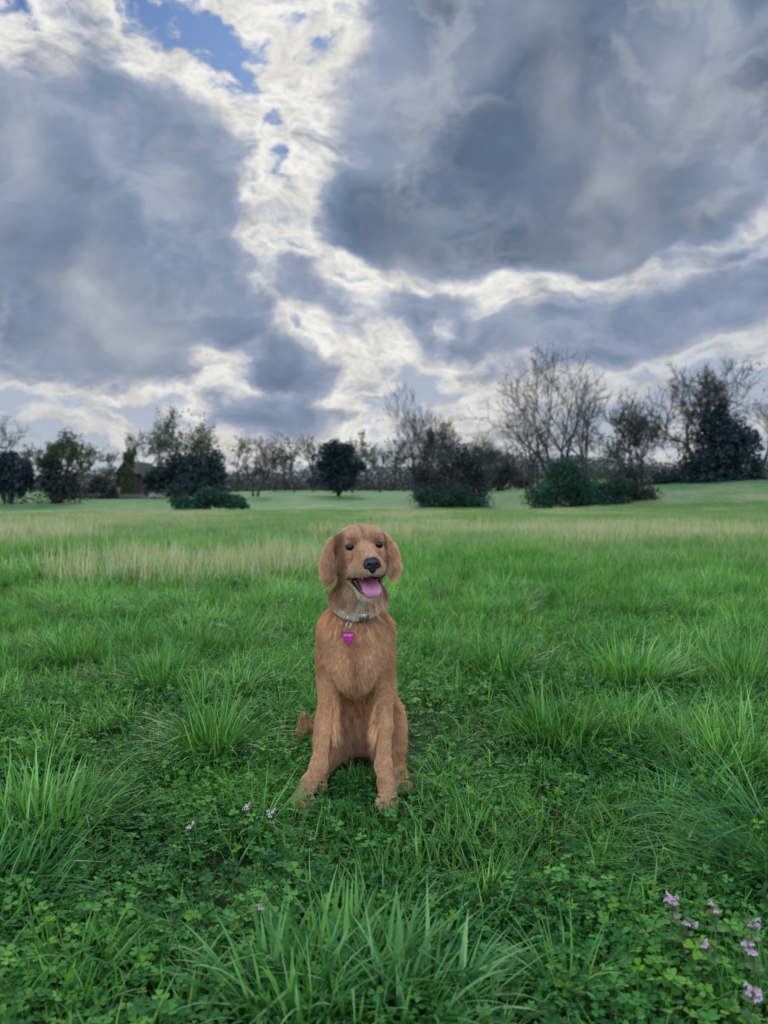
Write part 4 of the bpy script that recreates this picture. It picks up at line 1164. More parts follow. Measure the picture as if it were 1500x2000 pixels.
def dog_color(P):
    """coat colour at dog-space points, some shade and highlights painted in: red-gold saddle and ears, paler cream throat, belly and trouser feathers"""
    n = len(P)
    x, y, z = P[:, 0], P[:, 1], P[:, 2]
    a, f, u = to_head(P)
    gold = np.array([.75, .450, .240]); red = np.array([.42, .190, .090]); cream = np.array([.68, .54, .39]); tan = np.array([.78, .475, .260]); pale = np.array([.84, .54, .335])
    c = np.tile(gold, (n, 1))
    def blend(m, col, c): m = np.clip(m, 0, 1)[:, None]; return c * (1 - m) + col * m
    c = blend(smooth01((z - .30) / .15) * .35, red * .5 + gold * .5, c)
    # neck sides and ears redder, throat cream
    neck = smooth01((z - .43) / .05) * smooth01((.60 - z) / .05)
    c = blend(neck * smooth01((np.abs(x + .002) - .030) / .03) * .75, red, c)
    throat = np.exp(-((x - .012) / .042) ** 2) * smooth01((z - .46) / .02) * smooth01((.555 - z) / .03) * (y < .03)
    c = blend(throat, cream * 1.25, c)
    c = blend(np.exp(-((x + .0) / .04) ** 2 - ((z - .44) / .03) ** 2) * .5 * (y < .03), tan, c)
    headm = smooth01((z - .545) / .03)
    face = headm * (np.abs(a) < .062)
    c = blend(face * .6, pale * .95, c)
    c = blend(face * np.exp(-((a) / .018) ** 2) * smooth01((f - .03) / .04) * .75, pale, c)
    muz = smooth01((f - .085) / .03) * smooth01((-.015 - u) / .02) * (u > -.062)
    c = blend(muz * .7, cream, c)
    ear = smooth01((np.abs(a) - .062) / .008) * smooth01((z - .50) / .03)
    side = face * 0 + smooth01((np.abs(a) - .040) / .012) * smooth01((.066 - np.abs(a)) / .006) * smooth01((z - .50) / .03)
    c = blend(side * .8, red * .55, c)  # shadowed gap between ear and cheek, painted into the coat
    c = blend(ear * .6, pale, c)
    brow = np.exp(-((np.abs(a) - .030) / .008) ** 2 - ((u - .034) / .008) ** 2) * (f > .03)
    c = blend(brow * .7, red, c)
    # legs paler, paws palest; belly pale
    c = blend(smooth01((.24 - z) / .12) * .75, tan, c)
    c = blend(smooth01((.05 - z) / .04) * .45, cream, c)
    c = blend(smooth01((z - .23) / .09) * smooth01((.52 - z) / .05) * smooth01((np.abs(x + .009) - .062) / .03) * .55, red, c)  # torso sides darkened as painted shading for contrast
    c = blend(smooth01((y - .035) / .03) * smooth01((.28 - z) / .05) * .45, red, c)  # underside behind the forelegs darkened as painted shade
    belly = (np.abs(x + .01) < .055) * smooth01((.21 - z) / .08) * (y > .0)
    c = blend(belly * .3, cream * .8, c)
    # face modelling painted in: shaded furrow between the brows, shaded cheeks, pale bridge
    c = blend(face * np.exp(-(a / .0045) ** 2) * smooth01((u - .02) / .02) * .55, red, c)
    c = blend(face * smooth01((np.abs(a) - .038) / .014) * smooth01((.02 - u) / .02) * (f < .075) * .65, red * .9, c)
    c = blend(face * np.exp(-((np.abs(a) - .021) / .008) ** 2) * np.exp(-((u - .005) / .022) ** 2) * (f > .04) * .35, red, c)
    ch = (y < .06) * smooth01((z - .24) / .05) * smooth01((.43 - z) / .05)
    c = blend(ch * np.exp(-((x + .009) / .011) ** 2) * .6, red, c)
    c = blend(smooth01((z - .245) / .01) * smooth01((.275 - z) / .02) * (np.abs(x + .009) < .05) * .5, red, c)  # shade of the recess below the chest, put into the colour
    c = blend(ch * np.exp(-((np.abs(x + .009) - .045) / .022) ** 2) * smooth01((z - .27) / .05) * .35, pale, c)  # chest highlights painted pale
    v = vnoise(P * np.array([1, 1, .5]), 14, 11) * .40 + vnoise(P * np.array([1, 1, .5]), 45, 3) * .35 + vnoise(P, 120, 8) * .25
    amp = 1.0 - .55 * face
    c = c * (1 + (v - .48) * amp)[:, None] * .88
    return c

def skin_color(P, N):
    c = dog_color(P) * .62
    a, f, u = to_head(P)
    def blend(m, col, c): m = np.clip(m, 0, 1)[:, None]; return c * (1 - m) + np.array(col) * m
    hf, hu = .036, -.0585
    up = u - (hu + (f - hf) * .13); lo = (hu - (f - hf) * .37) - u
    inm = (f > hf - .012) & (np.abs(a) < .045)
    wd = np.maximum(up, lo)
    c = blend(inm * smooth01((.0065 - wd) / .004), (.020, .012, .014), c)          # black lips
    c = blend(inm * (np.abs(a) < .019) * smooth01((.001 - wd) / .003) * (f < .095), (.12, .035, .045), c)
    for e in EYES:
        d = np.linalg.norm((P - e) * np.array([1, 1, 1.15]), axis=1)
        c = blend(smooth01((.0150 - d) / .003), (.015, .010, .009), c)
    dn = np.linalg.norm(P - NOSE, axis=1)
    c = blend(smooth01((.019 - dn) / .004), (.02, .016, .018), c)
    x, y, z = P.T
    m = (np.abs(x + .008) < .042) * smooth01((.125 - z) / .03) * (y > .02) * (y < .16) * smooth01((z - .03) / .02)
    c = blend(m * .85, (.42, .22, .20), c)                                          # bare pink belly skin
    return c

def dog_material():
    m, T, out = new_mat('dog_skin_and_undercoat')
    a = T.new('ShaderNodeAttribute', attribute_name='tint').outputs['Color']
    g = T.new('ShaderNodeTexCoord').outputs['Object']
    n = T.noise(g, 260, 3, .6)
    b = T.new('ShaderNodeBump'); b.inputs['Strength'].default_value = .25; b.inputs['Distance'].default_value = .002; T.put(b.inputs['Height'], n)
    sepc = T.new('ShaderNodeSeparateColor'); T.l.new(a, sepc.inputs[0])
    principled(T, out, a, T.mr(sepc.outputs[0], .02, .12, .32, .85), .4, Normal=b.outputs[0])
    return m
def hair_material():
    m, T, out = new_mat('dog_fur')
    a = T.new('ShaderNodeAttribute', attribute_name='fur_tint').outputs['Color']
    hi = T.new('ShaderNodeHairInfo')
    col = T.mix(T.mr(hi.outputs['Intercept'], 0, .9, .58, 1.35), (0, 0, 0, 1), a)  # hair roots darkened in colour to give the coat depth shading
    rnd = T.mr(hi.outputs['Random'], 0, 1, .78, 1.2, smooth=False)
    col = T.v('SCALE', col, scale=rnd)
    p = principled(T, None, col, .36, .30)
    t = T.new('ShaderNodeBsdfTranslucent'); T.put(t.inputs[0], col)
    mx = T.new('ShaderNodeMixShader'); mx.inputs[0].default_value = .28
    T.l.new(p.outputs[0], mx.inputs[1]); T.l.new(t.outputs[0], mx.inputs[2]); T.l.new(mx.outputs[0], out.inputs[0])
    return m
FUR = hair_material()

DOG_ROOT = empty('dog', DOG)
tag(DOG_ROOT, 'golden retriever sitting in the grass facing the camera, mouth open and tongue out', 'dog')
Vd, Fd = g_dog.mesh()
for _ in range(2):                                   # settle vertices onto the blended surface
    Vd = Vd - g_dog.grad(Vd, .0025) * (g_dog.sample(Vd) * .8)[:, None]
Nd = g_dog.grad(Vd)
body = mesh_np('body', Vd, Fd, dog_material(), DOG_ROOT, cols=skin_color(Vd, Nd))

def curves_obj(name, pts, radius, cols, mat, parent):
    """pts (n,k,3), radius (n,k)"""
    n, k, _ = pts.shape
    cu = bpy.data.hair_curves.new(name)
    cu.add_curves([k] * n)
    cu.attributes['position'].data.foreach_set('vector', pts.astype(np.float32).ravel())
    ra = cu.attributes.get('radius') or cu.attributes.new('radius', 'FLOAT', 'POINT')
    ra.data.foreach_set('value', radius.astype(np.float32).ravel())
    ca = cu.attributes.new('fur_tint', 'FLOAT_COLOR', 'CURVE')
    c4 = np.ones((n, 4), np.float32); c4[:, :3] = cols
    ca.data.foreach_set('color', c4.ravel())
    cu.materials.append(mat)
    o = bpy.data.objects.new(name, cu); COL.objects.link(o); o.parent = parent
    return o
COLLAR_Z = lambda x, y: .4545 + (y + .03) * .60     # collar plane, dog space: low in front, high behind
def grow_fur(nh=380000):
    rng = np.random.default_rng(8)
    tri = np.concatenate([Fd[:, [0, 1, 2]], Fd[:, [0, 2, 3]]])
    A = Vd[tri[:, 0]]; B = Vd[tri[:, 1]]; C = Vd[tri[:, 2]]
    area = np.linalg.norm(np.cross(B - A, C - A), axis=1) * .5
    cen = (A + B + C) / 3
    w = area * np.where(cen[:, 2] > .50, 3.2, 1.0) * np.where(cen[:, 1] > .22, .35, 1.0)
    t = rng.choice(len(tri), nh, p=w / w.sum())
    r1 = np.sqrt(rng.random(nh))[:, None]; r2 = rng.random(nh)[:, None]
    P = A[t] * (1 - r1) + B[t] * r1 * (1 - r2) + C[t] * r1 * r2
    N = g_dog.grad(P)
    a, f, u = to_head(P)
    x, y, z = P.T
    # bare places
    hf, hu = .036, -.0585
    wd = np.maximum(u - (hu + (f - hf) * .13), (hu - (f - hf) * .37) - u)
    bare = (f > hf - .008) & (wd < .0035) & (np.abs(a) < .05)
    for e in EYES: bare |= np.linalg.norm((P - e) * np.array([1, 1, 1.2]), axis=1) < .0122
    bare |= np.linalg.norm(P - NOSE, axis=1) < .0185
    bare |= (np.abs(x + .008) < .03) & (z < .11) & (y > .03) & (y < .15) & (rng.random(nh) < .8)
    keep = ~bare
    P, N, a, f, u, x, y, z = P[keep], N[keep], a[keep], f[keep], u[keep], x[keep], y[keep], z[keep]
    n = len(P)
    # length
    head = np.maximum(smooth01((z - .56) / .03), smooth01((f - .022) / .015) * (u > -.125))
    L = np.full(n, .011)
    L = L * (1 - head) + .0058 * head
    L = np.where((head > .5) & (f > .07), .0036, L)
    ear = smooth01((np.abs(a) - .060) / .010) * smooth01((z - .50) / .02)
    L = L * (1 - ear) + ear * (.009 + .010 * smooth01((.01 - u) / .06))
    ruff = smooth01((z - .385) / .05) * smooth01((.545 - z) / .03) * (1 - ear)
    L = L * (1 - ruff) + (.011 + .013 * smooth01((.50 - z) / .04)) * ruff
    leg = smooth01((.30 - z) / .04) * (y < .065) * ((np.abs(x + .009) > .045))
    L = L * (1 - leg) + .0042 * leg
    L = np.where(z < .045, .0042, L)
    belly = (np.abs(x + .009) < .06) * smooth01((.26 - z) / .06) * (y > -.01) * (z > .07)
    L = np.where(belly > 0, .030 * belly + L * (1 - belly), L)
    thigh = (y > .05) & (z < .2) & (z > .05) & (np.abs(x) > .05)
    L = np.where(thigh, .014, L)
    L = np.where(y > .25, .030, L)
    tail = (x < -.12) & (y > .24)
    L = np.where(tail, .026, L)
    cz = COLLAR_Z(x, y)
    nearc = (np.abs(z - cz) < .014) & (z < .54)
    L = np.where(nearc, .006, L)
    # hair lying over the collar from above is kept short enough to leave it visible
    L = np.where((z > cz) & (z - cz < .05) & (z < .54) & ~nearc, np.clip((z - cz) * .8 + .004, .008, .030), L)
    # comb direction
    down = np.zeros((n, 3)); down[:, 2] = -1; down[:, 0] = .25 * np.sign(x + .009) * smooth01((np.abs(x + .009) - .01) / .05); down[:, 1] = .15
    fw = HM @ np.array([0, -1, 0])
    back = -fw[None] * np.ones((n, 1))
    radial = P - (H0 + fw * .135)[None]; radial /= np.linalg.norm(radial, axis=1, keepdims=True)
    hd = radial * 1.0 + back * .3; hd[:, 2] += .05
    eardir = np.tile(np.array([0, .1, -1.0]), (n, 1)); eardir[:, 0] = np.sign(a) * .12
    D_ = down * (1 - head[:, None]) + hd * head[:, None]
    D_ = D_ * (1 - ear[:, None]) + eardir * ear[:, None]
    # flow turbulence and tufts
    sc_lo = np.stack([vnoise(P * [1, 1, .6], 22, k * 31.0) - .5 for k in range(3)], -1)
    D_ += sc_lo * (1.1 * (1 - head * .6))[:, None]
    D_ -= N * (D_ * N).sum(1, keepdims=True)
    D_ /= np.linalg.norm(D_, axis=1, keepdims=True) + 1e-6
    lift = .22 + .25 * rng.random(n) + .25 * (vnoise(P, 70, 5.0) - .5)
    lift = np.where(ear > .5, lift + .1, lift)
    lift = np.where(head * (1 - ear) > .5, .10 + .16 * rng.random(n), lift)
    k = 6
    ts = np.linspace(0, 1, k)
    # clump centres: snap the tips of neighbouring hairs together
    cell = np.where(L > .018, .0085, .004)
    key = np.floor(P / cell[:, None]).astype(np.int64)
    hsh = ((key[:, 0] * 73856093) ^ (key[:, 1] * 19349663) ^ (key[:, 2] * 83492791)) & 0xffff
    joff = np.random.default_rng(4).random((65536, 4))
    cc = (key + .5 + (joff[hsh][:, :3] - .5) * .8) * cell[:, None]
    Lr = L * rng.uniform(.7, 1.15, n) * (.75 + .5 * joff[hsh][:, 3])
    clump = .55 * smooth01((L - .006) / .02) + .12
    pts = np.zeros((n, k, 3))
    dirn = D_ * (1 - lift[:, None]) + N * lift[:, None]
    dirn += rng.normal(0, .07, (n, 3))
    dirn /= np.linalg.norm(dirn, axis=1, keepdims=True)
    grav = np.zeros((n, 3)); grav[:, 2] = -1
    for i, t in enumerate(ts):
        q = P + dirn * (Lr * t)[:, None] + (grav * (.30 * (1 - head * .7))[:, None]) * (Lr * t * t)[:, None] + D_ * (.15 * Lr * t * t)[:, None]
        ctr = cc + (q - P)
        q = q + (ctr - q) * (clump * t ** 1.5)[:, None] * (np.minimum(1, Lr / .012))[:, None]
        wav = np.sin(t * 7.0 + joff[hsh][:, 0] * 6.28) * .10 * t * np.clip((Lr - .010) / .01, 0, 1) * Lr
        q = q + np.cross(N, D_) * wav[:, None]
        pts[:, i] = q
    # keep hairs outside the skin
    for i in range(1, k):
        s_ = g_dog.sample(pts[:, i]); pen = np.clip(.0006 * i - s_, 0, .01)
        pts[:, i] += g_dog.grad(pts[:, i]) * (pen * (s_ < .0024))[:, None]
    rad0 = np.where(head > .5, .00019, .00028) * rng.uniform(.8, 1.25, n)
    rad = rad0[:, None] * np.array([1, 1, .95, .8, .5, .12])[None]
    va = .22 + .44 * smooth01((L - .008) / .012)
    col = dog_color(P) * (1 + va * (joff[hsh][:, 3] - .5) * 1.3)[:, None]  # clump tone contrast imitates coat highlights and dark shading
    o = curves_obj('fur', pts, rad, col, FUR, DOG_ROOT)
    o['kind'] = 'stuff'
grow_fur()

# ---- face parts
def uv_ellipsoid(name, c, r, M, mat, parent, seg=32, rings=20, deform=None, cols=None):
    u = np.linspace(0, 2 * np.pi, seg, endpoint=False); v = np.linspace(0, np.pi, rings)
    U, Vv = np.meshgrid(u, v)
    S_ = np.stack([np.cos(U) * np.sin(Vv), np.sin(U) * np.sin(Vv), np.cos(Vv)], -1).reshape(-1, 3)
    Q = S_ * np.array(r)
    if deform is not None: Q = deform(S_, Q)
    P = Q @ np.array(M).T + np.array(c)
    i = np.arange(rings - 1)[:, None] * seg + np.arange(seg)[None]; j = np.arange(rings - 1)[:, None] * seg + (np.arange(seg)[None] + 1) % seg
    F = np.stack([i.ravel(), j.ravel(), (j + seg).ravel(), (i + seg).ravel()], -1)[:, ::-1]
    return mesh_np(name, P, F, mat, parent, cols=None if cols is None else cols(S_))
def plain(name, c, rough=.5, spec=.5, metal=0., coat=0.):
    m, T, out = new_mat(name); principled(T, out, c, rough, spec, metal, Coat_Weight=coat); return m
def face_parts():
    m, T, out = new_mat('eye_brown')
    a = T.new('ShaderNodeAttribute', attribute_name='tint').outputs['Color']
    principled(T, out, a, .04, .30)
    def ec(S_):
        d = np.hypot(S_[:, 0], S_[:, 2]); c = np.tile(np.array([.006, .004, .004]), (len(S_), 1))
        iris = (S_[:, 1] < 0) & (d < .62) & (d > .34); c[iris] = (.010, .005, .004)
        return c
    for e in EYES:
        uv_ellipsoid('eye', e + HM @ np.array([0, .0006, 0]), (.0108, .0108, .0100), HM, m, DOG_ROOT, cols=ec)
    # nose leather with two nostrils, built as its own little blended volume
    gg = Grid(axis_pts([(-.026, .026, .0009)]), axis_pts([(-.024, .02, .0009)]), axis_pts([(-.024, .022, .0009)]))
    gg.ell((0, .003, .001), (.0195, .0125, .0135), .004)
    gg.ell((0, -.003, .003), (.0150, .0095, .0095), .004)
    gg.ell((0, .0, -.010), (.0085, .009, .010), .004)
    for s in (-1, 1):
        gg.ell((s * .0135, -.001, -.002), (.0065, .0085, .0080), .003)
        gg.ell((s * .0088, -.0105, -.0015), (.0042, .0058, .0040), .002, sub=True)
        gg.cone((s * .0095, -.0105, -.0025), .0016, (s * .0185, -.006, -.0055), .0010, .001, sub=True)
    gg.cone((0, -.0135, .000), .0007, (0, -.010, -.022), .0009, .001, sub=True)
    V, F = gg.mesh()
    V = V - gg.grad(V, .001) * (gg.sample(V) * .8)[:, None]
    V = V * np.array([1.04, 1.1, 1.13]) @ HM.T + NOSE
    m, T, out = new_mat('nose_leather')
    vor = T.new('ShaderNodeTexVoronoi'); T.put(vor.inputs['Vector'], T.new('ShaderNodeTexCoord').outputs['Object']); vor.inputs['Scale'].default_value = 900
    b = T.new('ShaderNodeBump'); b.inputs['Strength'].default_value = .35; b.inputs['Distance'].default_value = .0004; T.put(b.inputs['Height'], vor.outputs['Distance'])
    principled(T, out, (.014, .013, .017, 1), .40, .4, Normal=b.outputs[0])
    mesh_np('nose', V, F, m, DOG_ROOT)
    # tongue: spooned slab lolling over the lower teeth
    m, T, out = new_mat('tongue_pink')
    n = T.noise(T.new('ShaderNodeTexCoord').outputs['Object'], 420, 3, .6)
    b = T.new('ShaderNodeBump'); b.inputs['Strength'].default_value = .3; b.inputs['Distance'].default_value = .0006; T.put(b.inputs['Height'], n)
    principled(T, out, T.mix(n, (.36, .125, .215, 1), (.46, .18, .28, 1)), .36, .5, Normal=b.outputs[0], Subsurface_Weight=.15)
    path = [(.030, -.062, .012), (.055, -.064, .018), (.078, -.068, .0205), (.096, -.0710, .0220), (.108, -.0755, .0228), (.1145, -.082, .0222), (.1160, -.0895, .0190), (.1150, -.0945, .0120), (.1145, -.0962, .0035)]
    path = np.array(path)
    tt = np.linspace(0, 1, len(path)); q = np.linspace(0, 1, 30)
    pf, pu, pw = (np.interp(q, tt, path[:, i]) for i in range(3))
    for _ in range(2):
        pf[1:-1] = (pf[:-2] + 2 * pf[1:-1] + pf[2:]) / 4; pu[1:-1] = (pu[:-2] + 2 * pu[1:-1] + pu[2:]) / 4; pw[1:-1] = (pw[:-2] + 2 * pw[1:-1] + pw[2:]) / 4
    df, du = np.gradient(pf), np.gradient(pu); l = np.hypot(df, du); nf, nu = -du / l, df / l
    nf, nu = np.where(nu < 0, nf, nf), nu
    K = 20; V = []
    for i in range(30):
        for j in range(K):
            an = 2 * math.pi * j / K
            ca, sa = math.cos(an), math.sin(an)
            th = .0042 * (0.35 + .65 * min(1, (1 - q[i]) * 6))
            off = th * sa
            if sa > -.2: off += .0042 * abs(ca) ** 2 - .0028 * math.exp(-(ca / .16) ** 2)
            V.append(hp(pw[i] * ca + .003 * q[i], pf[i] + nf[i] * off, pu[i] + nu[i] * off))
    V = np.array(V)
    i = np.arange(29)[:, None] * K + np.arange(K)[None]; j = np.arange(29)[:, None] * K + (np.arange(K)[None] + 1) % K
    F = np.stack([i.ravel(), j.ravel(), (j + K).ravel(), (i + K).ravel()], -1)
    V = np.concatenate([V, [V[:K].mean(0)], [V[-K:].mean(0)]]); nV = len(V)
    caps = [[(k + 1) % K, k, nV - 2] for k in range(K)] + [[29 * K + k, 29 * K + (k + 1) % K, nV - 1] for k in range(K)]
    mesh_np('tongue', V, [F, np.array(caps)], m, DOG_ROOT)
    # teeth: upper canines and a row of small lower teeth each side
    tm = plain('tooth_enamel', (.42, .37, .30, 1), .35)
    def tooth(p, d, L, r):
        d = np.array(d, float); d /= np.linalg.norm(d); ref = np.array([1, 0, 0.]); uu = np.cross(d, ref); uu /= np.linalg.norm(uu); vv = np.cross(d, uu)
        V = []; prof = [(0, 1), (.35, .92), (.7, .6), (.92, .25), (1, .06)]
        for t, k_ in prof:
            for j in range(8):
                an = 2 * math.pi * j / 8; V.append(hp(*(np.array(p) + d * L * t + (uu * math.cos(an) + vv * math.sin(an)) * r * k_)))
        F = [[a_ * 8 + j, a_ * 8 + (j + 1) % 8, a_ * 8 + 8 + (j + 1) % 8, a_ * 8 + 8 + j] for a_ in range(4) for j in range(8)]
        mesh_np('tooth', np.array(V), np.array(F), tm, DOG_ROOT)
    for s in (-1, 1):
        tooth((s * .0205, .116, -.0445), (s * .1, .05, -1), .0075, .0022)
        tooth((s * .0185, .105, -.0845), (s * .25, .15, 1), .0075, .0021)
        for k_, fpos in enumerate((.098, .087, .076, .065, .054)):
            tooth((s * (.0215 + .0014 * k_), fpos, -.0585 - (fpos - .036) * .37 - .002), (s * .15, 0, 1), .0030 + .0004 * k_, .0017 + .0003 * k_)
    # whiskers
    rng = np.random.default_rng(2); W_ = []
    for s in (-1, 1):
        for k_ in range(13):
            p = hp(s * (.024 + .008 * rng.random()), .095 + rng.uniform(-.02, .025), -.027 + rng.uniform(-.013, .008))
            d = HM @ np.array([s * rng.uniform(.7, 1), rng.uniform(-.1, .5), rng.uniform(-.7, .15)]); d /= np.linalg.norm(d); L = rng.uniform(.025, .052)
            W_.append([p + d * L * t + np.array([0, 0, -.25 * L * t * t]) for t in np.linspace(0, 1, 6)])
    W_ = np.array(W_)
    o = curves_obj('whiskers', W_, np.tile(np.array([.00022, .0002, .00018, .00015, .0001, .00004]), (len(W_), 1)), np.tile(np.array([.75, .62, .5]), (len(W_), 1)), FUR, DOG_ROOT)
    # dark claws
    cm = plain('claw_horn', (.05, .035, .03, 1), .4)
    for paw, yaw in (((-.134, -.104, .021), 26), ((.074, -.108, .020), -10)):
        M = rotm('Z', yaw)
        for tx, ty in ((-.021, -.016), (-.0075, -.028), (.0075, -.028), (.021, -.016)):
            o = np.array(paw) + M @ np.array([tx * .95, ty - .016, -.006])
            uv_ellipsoid('claw', o, (.0024, .0065, .0028), M @ rotm('X', 25), cm, DOG_ROOT, 10, 7)
face_parts()

# ---- collar, ring, tag
def build_collar():
    e = empty('dog_collar', DOG + Vector((0, 0, .46))); tag(e, 'pale grey-green webbing collar with a metal buckle round the dog\'s neck', 'dog collar')
    off = np.array([0, 0, .46])
    web, T, out = new_mat('collar_webbing')
    g = T.new('ShaderNodeTexCoord').outputs['Object']
    wv = T.new('ShaderNodeTexWave'); T.put(wv.inputs['Vector'], g); wv.inputs['Scale'].default_value = 260; wv.bands_direction = 'Z'
    b = T.new('ShaderNodeBump'); b.inputs['Strength'].default_value = .5; b.inputs['Distance'].default_value = .0005; T.put(b.inputs['Height'], wv.outputs['Fac'])
    principled(T, out, T.mix(T.noise(g, 60, 3, .6), (.34, .35, .28, 1), (.58, .58, .49, 1)), .8, .3, Normal=b.outputs[0])
    brass = plain('dull_brass', (.36, .31, .22, 1), .34, .5, 1.0); steel = plain('steel', (.62, .6, .57, 1), .25, .5, 1.0)
    n = 72; ang = np.linspace(0, 2 * np.pi, n, endpoint=False)
    c0 = np.array([.000, .022, 0])
    rr = []
    for a_ in ang:
        d = np.array([math.sin(a_), -math.cos(a_), 0]); ts = np.arange(.02, .12, .0008)
        P = c0 + d * ts[:, None]; P[:, 2] = COLLAR_Z(P[:, 0], P[:, 1])
        s_ = g_dog.sample(P); i = np.argmax(s_ > 0); rr.append(ts[i])
    rr = np.array(rr); 
    for _ in range(10): rr = (np.roll(rr, 1) + rr * 2 + np.roll(rr, -1)) / 4
    rr = np.maximum(rr, np.array(rr)) + .0085
    def ring_pt(i_ang, w, extra=0.0):
        r = np.interp(i_ang % (2 * math.pi), np.append(ang, 2 * math.pi), np.append(rr, rr[0])) + extra
        d = np.array([math.sin(i_ang), -math.cos(i_ang), 0]); p = c0 + d * r; z = COLLAR_Z(p[0], p[1])
        return np.array([p[0], p[1], z + w]) - off
    hw, th = .0115, .0022
    V = []
    for a_ in ang:
        for w, x in ((-hw, 0), (-hw * .8, th), (hw * .8, th), (hw, 0), (hw * .8, -.001), (-hw * .8, -.001)): V.append(ring_pt(a_, w, x - .25 * w * 0))
    F = [[i * 6 + j, i * 6 + (j + 1) % 6, ((i + 1) % n) * 6 + (j + 1) % 6, ((i + 1) % n) * 6 + j] for i in range(n) for j in range(6)]
    mesh_np('band', np.array(V), np.array(F)[:, ::-1], web, e)
    # buckle just right of centre: two brass jaws and a block
    def block(name, a0, a1, w, x0, x1, mat, parent):
        V = []; k = 7
        for a_ in np.linspace(a0, a1, k):
            for ww, x in ((-w, x0), (-w, x1 * .8), (-w * .8, x1), (w * .8, x1), (w, x1 * .8), (w, x0)): V.append(ring_pt(a_, ww, x))
        F = [[i * 6 + j, i * 6 + (j + 1) % 6, (i + 1) * 6 + (j + 1) % 6, (i + 1) * 6 + j] for i in range(k - 1) for j in range(6)]
        V.append(np.mean(V[:6], 0)); V.append(np.mean(V[-7:-1], 0)); nv = len(V)
        T3 = [[(j + 1) % 6, j, nv - 2] for j in range(6)] + [[(k - 1) * 6 + j, (k - 1) * 6 + (j + 1) % 6, nv - 1] for j in range(6)]
        return mesh_np(name, np.array(V), [np.array(F)[:, ::-1], np.array(T3)[:, ::-1]], mat, parent, smooth=False)
    bk = block('buckle', .08, .46, .0112, .0020, .0048, brass, e)
    block('buckle_end', .045, .085, .0128, .0015, .0060, brass, bk); block('buckle_end', .455, .495, .0128, .0015, .0060, brass, bk)
    block('buckle_bar', .25, .31, .0100, .0047, .0056, steel, bk)
    def torus(name, c, R_, r, nrm, mat, parent, sx=1.0):
        nrm = np.array(nrm, float); nrm /= np.linalg.norm(nrm); x = np.cross([0, 0, 1], nrm); x /= np.linalg.norm(x); z = np.cross(nrm, x); V = []
        for i in range(28):
            A_ = 2 * math.pi * i / 28; rad = x * math.cos(A_) * sx + z * math.sin(A_)
            for j in range(8):
                B_ = 2 * math.pi * j / 8; V.append(np.array(c) + rad * R_ + (rad * math.cos(B_) + nrm * math.sin(B_)) * r)
        F = [[i * 8 + j, i * 8 + (j + 1) % 8, ((i + 1) % 28) * 8 + (j + 1) % 8, ((i + 1) % 28) * 8 + j] for i in range(28) for j in range(8)]
        return mesh_np(name, np.array(V), np.array(F), mat, parent)
    at_ = -.36
    p = ring_pt(at_, -.001, .0062)
    torus('d_ring', p, .0118, .0013, (.9, -.35, 0), steel, e)
    # the tag hangs from it as its own thing
    q = p + off + np.array([-.0015, -.009, -.0150])
    t = empty('name_tag', DOG + Vector(q)); tag(t, 'magenta heart-shaped metal name tag hanging from the collar, engraved with a name', 'name tag')
    mg, T, out = new_mat('magenta_anodised')
    principled(T, out, (.34, .002, .17, 1), .38, .4, .1)
    torus('split_ring', (0, 0, .0), .0058, .0008, (.25, -1, .1), steel, t)
    hs = []
    for i in range(48):
        a_ = 2 * math.pi * i / 48
        X = 16 * math.sin(a_) ** 3; Y = 13 * math.cos(a_) - 5 * math.cos(2 * a_) - 2 * math.cos(3 * a_) - math.cos(4 * a_)
        hs.append((X / 16 * .0155, (Y - 5) / 17 * .0225 - .0245))
    th = .0008; n = len(hs)
    V = [(hx * s_, y0, (hz + .0225) * s_ - .0225) for y0, s_ in ((-th, .95), (-th * .4, 1.0), (th * .4, 1.0), (th, .95)) for hx, hz in hs]
    F4 = [[r_ * n + i, r_ * n + (i + 1) % n, (r_ + 1) * n + (i + 1) % n, (r_ + 1) * n + i] for r_ in range(3) for i in range(n)]
    poly_obj('tag_plate', V, F4 + [list(range(n))[::-1], list(range(3 * n, 4 * n))], mg, t)
    cu = bpy.data.curves.new('engraving', 'FONT'); cu.body = 'ROOBY'; cu.size = .0062; cu.align_x = 'CENTER'; cu.align_y = 'CENTER'; cu.extrude = .00015; cu.space_character = 1.12
    cu.materials.append(plain('engraved_metal', (.75, .62, .72, 1), .4, .5, .3))
    tmp = bpy.data.objects.new('tmp', cu); COL.objects.link(tmp); dg = bpy.context.evaluated_depsgraph_get(); me = bpy.data.meshes.new_from_object(tmp.evaluated_get(dg)); bpy.data.objects.remove(tmp)
    o = bpy.data.objects.new('engraving', me); o.rotation_euler = (R(90), 0, 0); o.location = (0, -th - .0002, -.0255); COL.objects.link(o); o.parent = t
    t.rotation_euler = (R(-6), 0, R(-8))
build_collar()
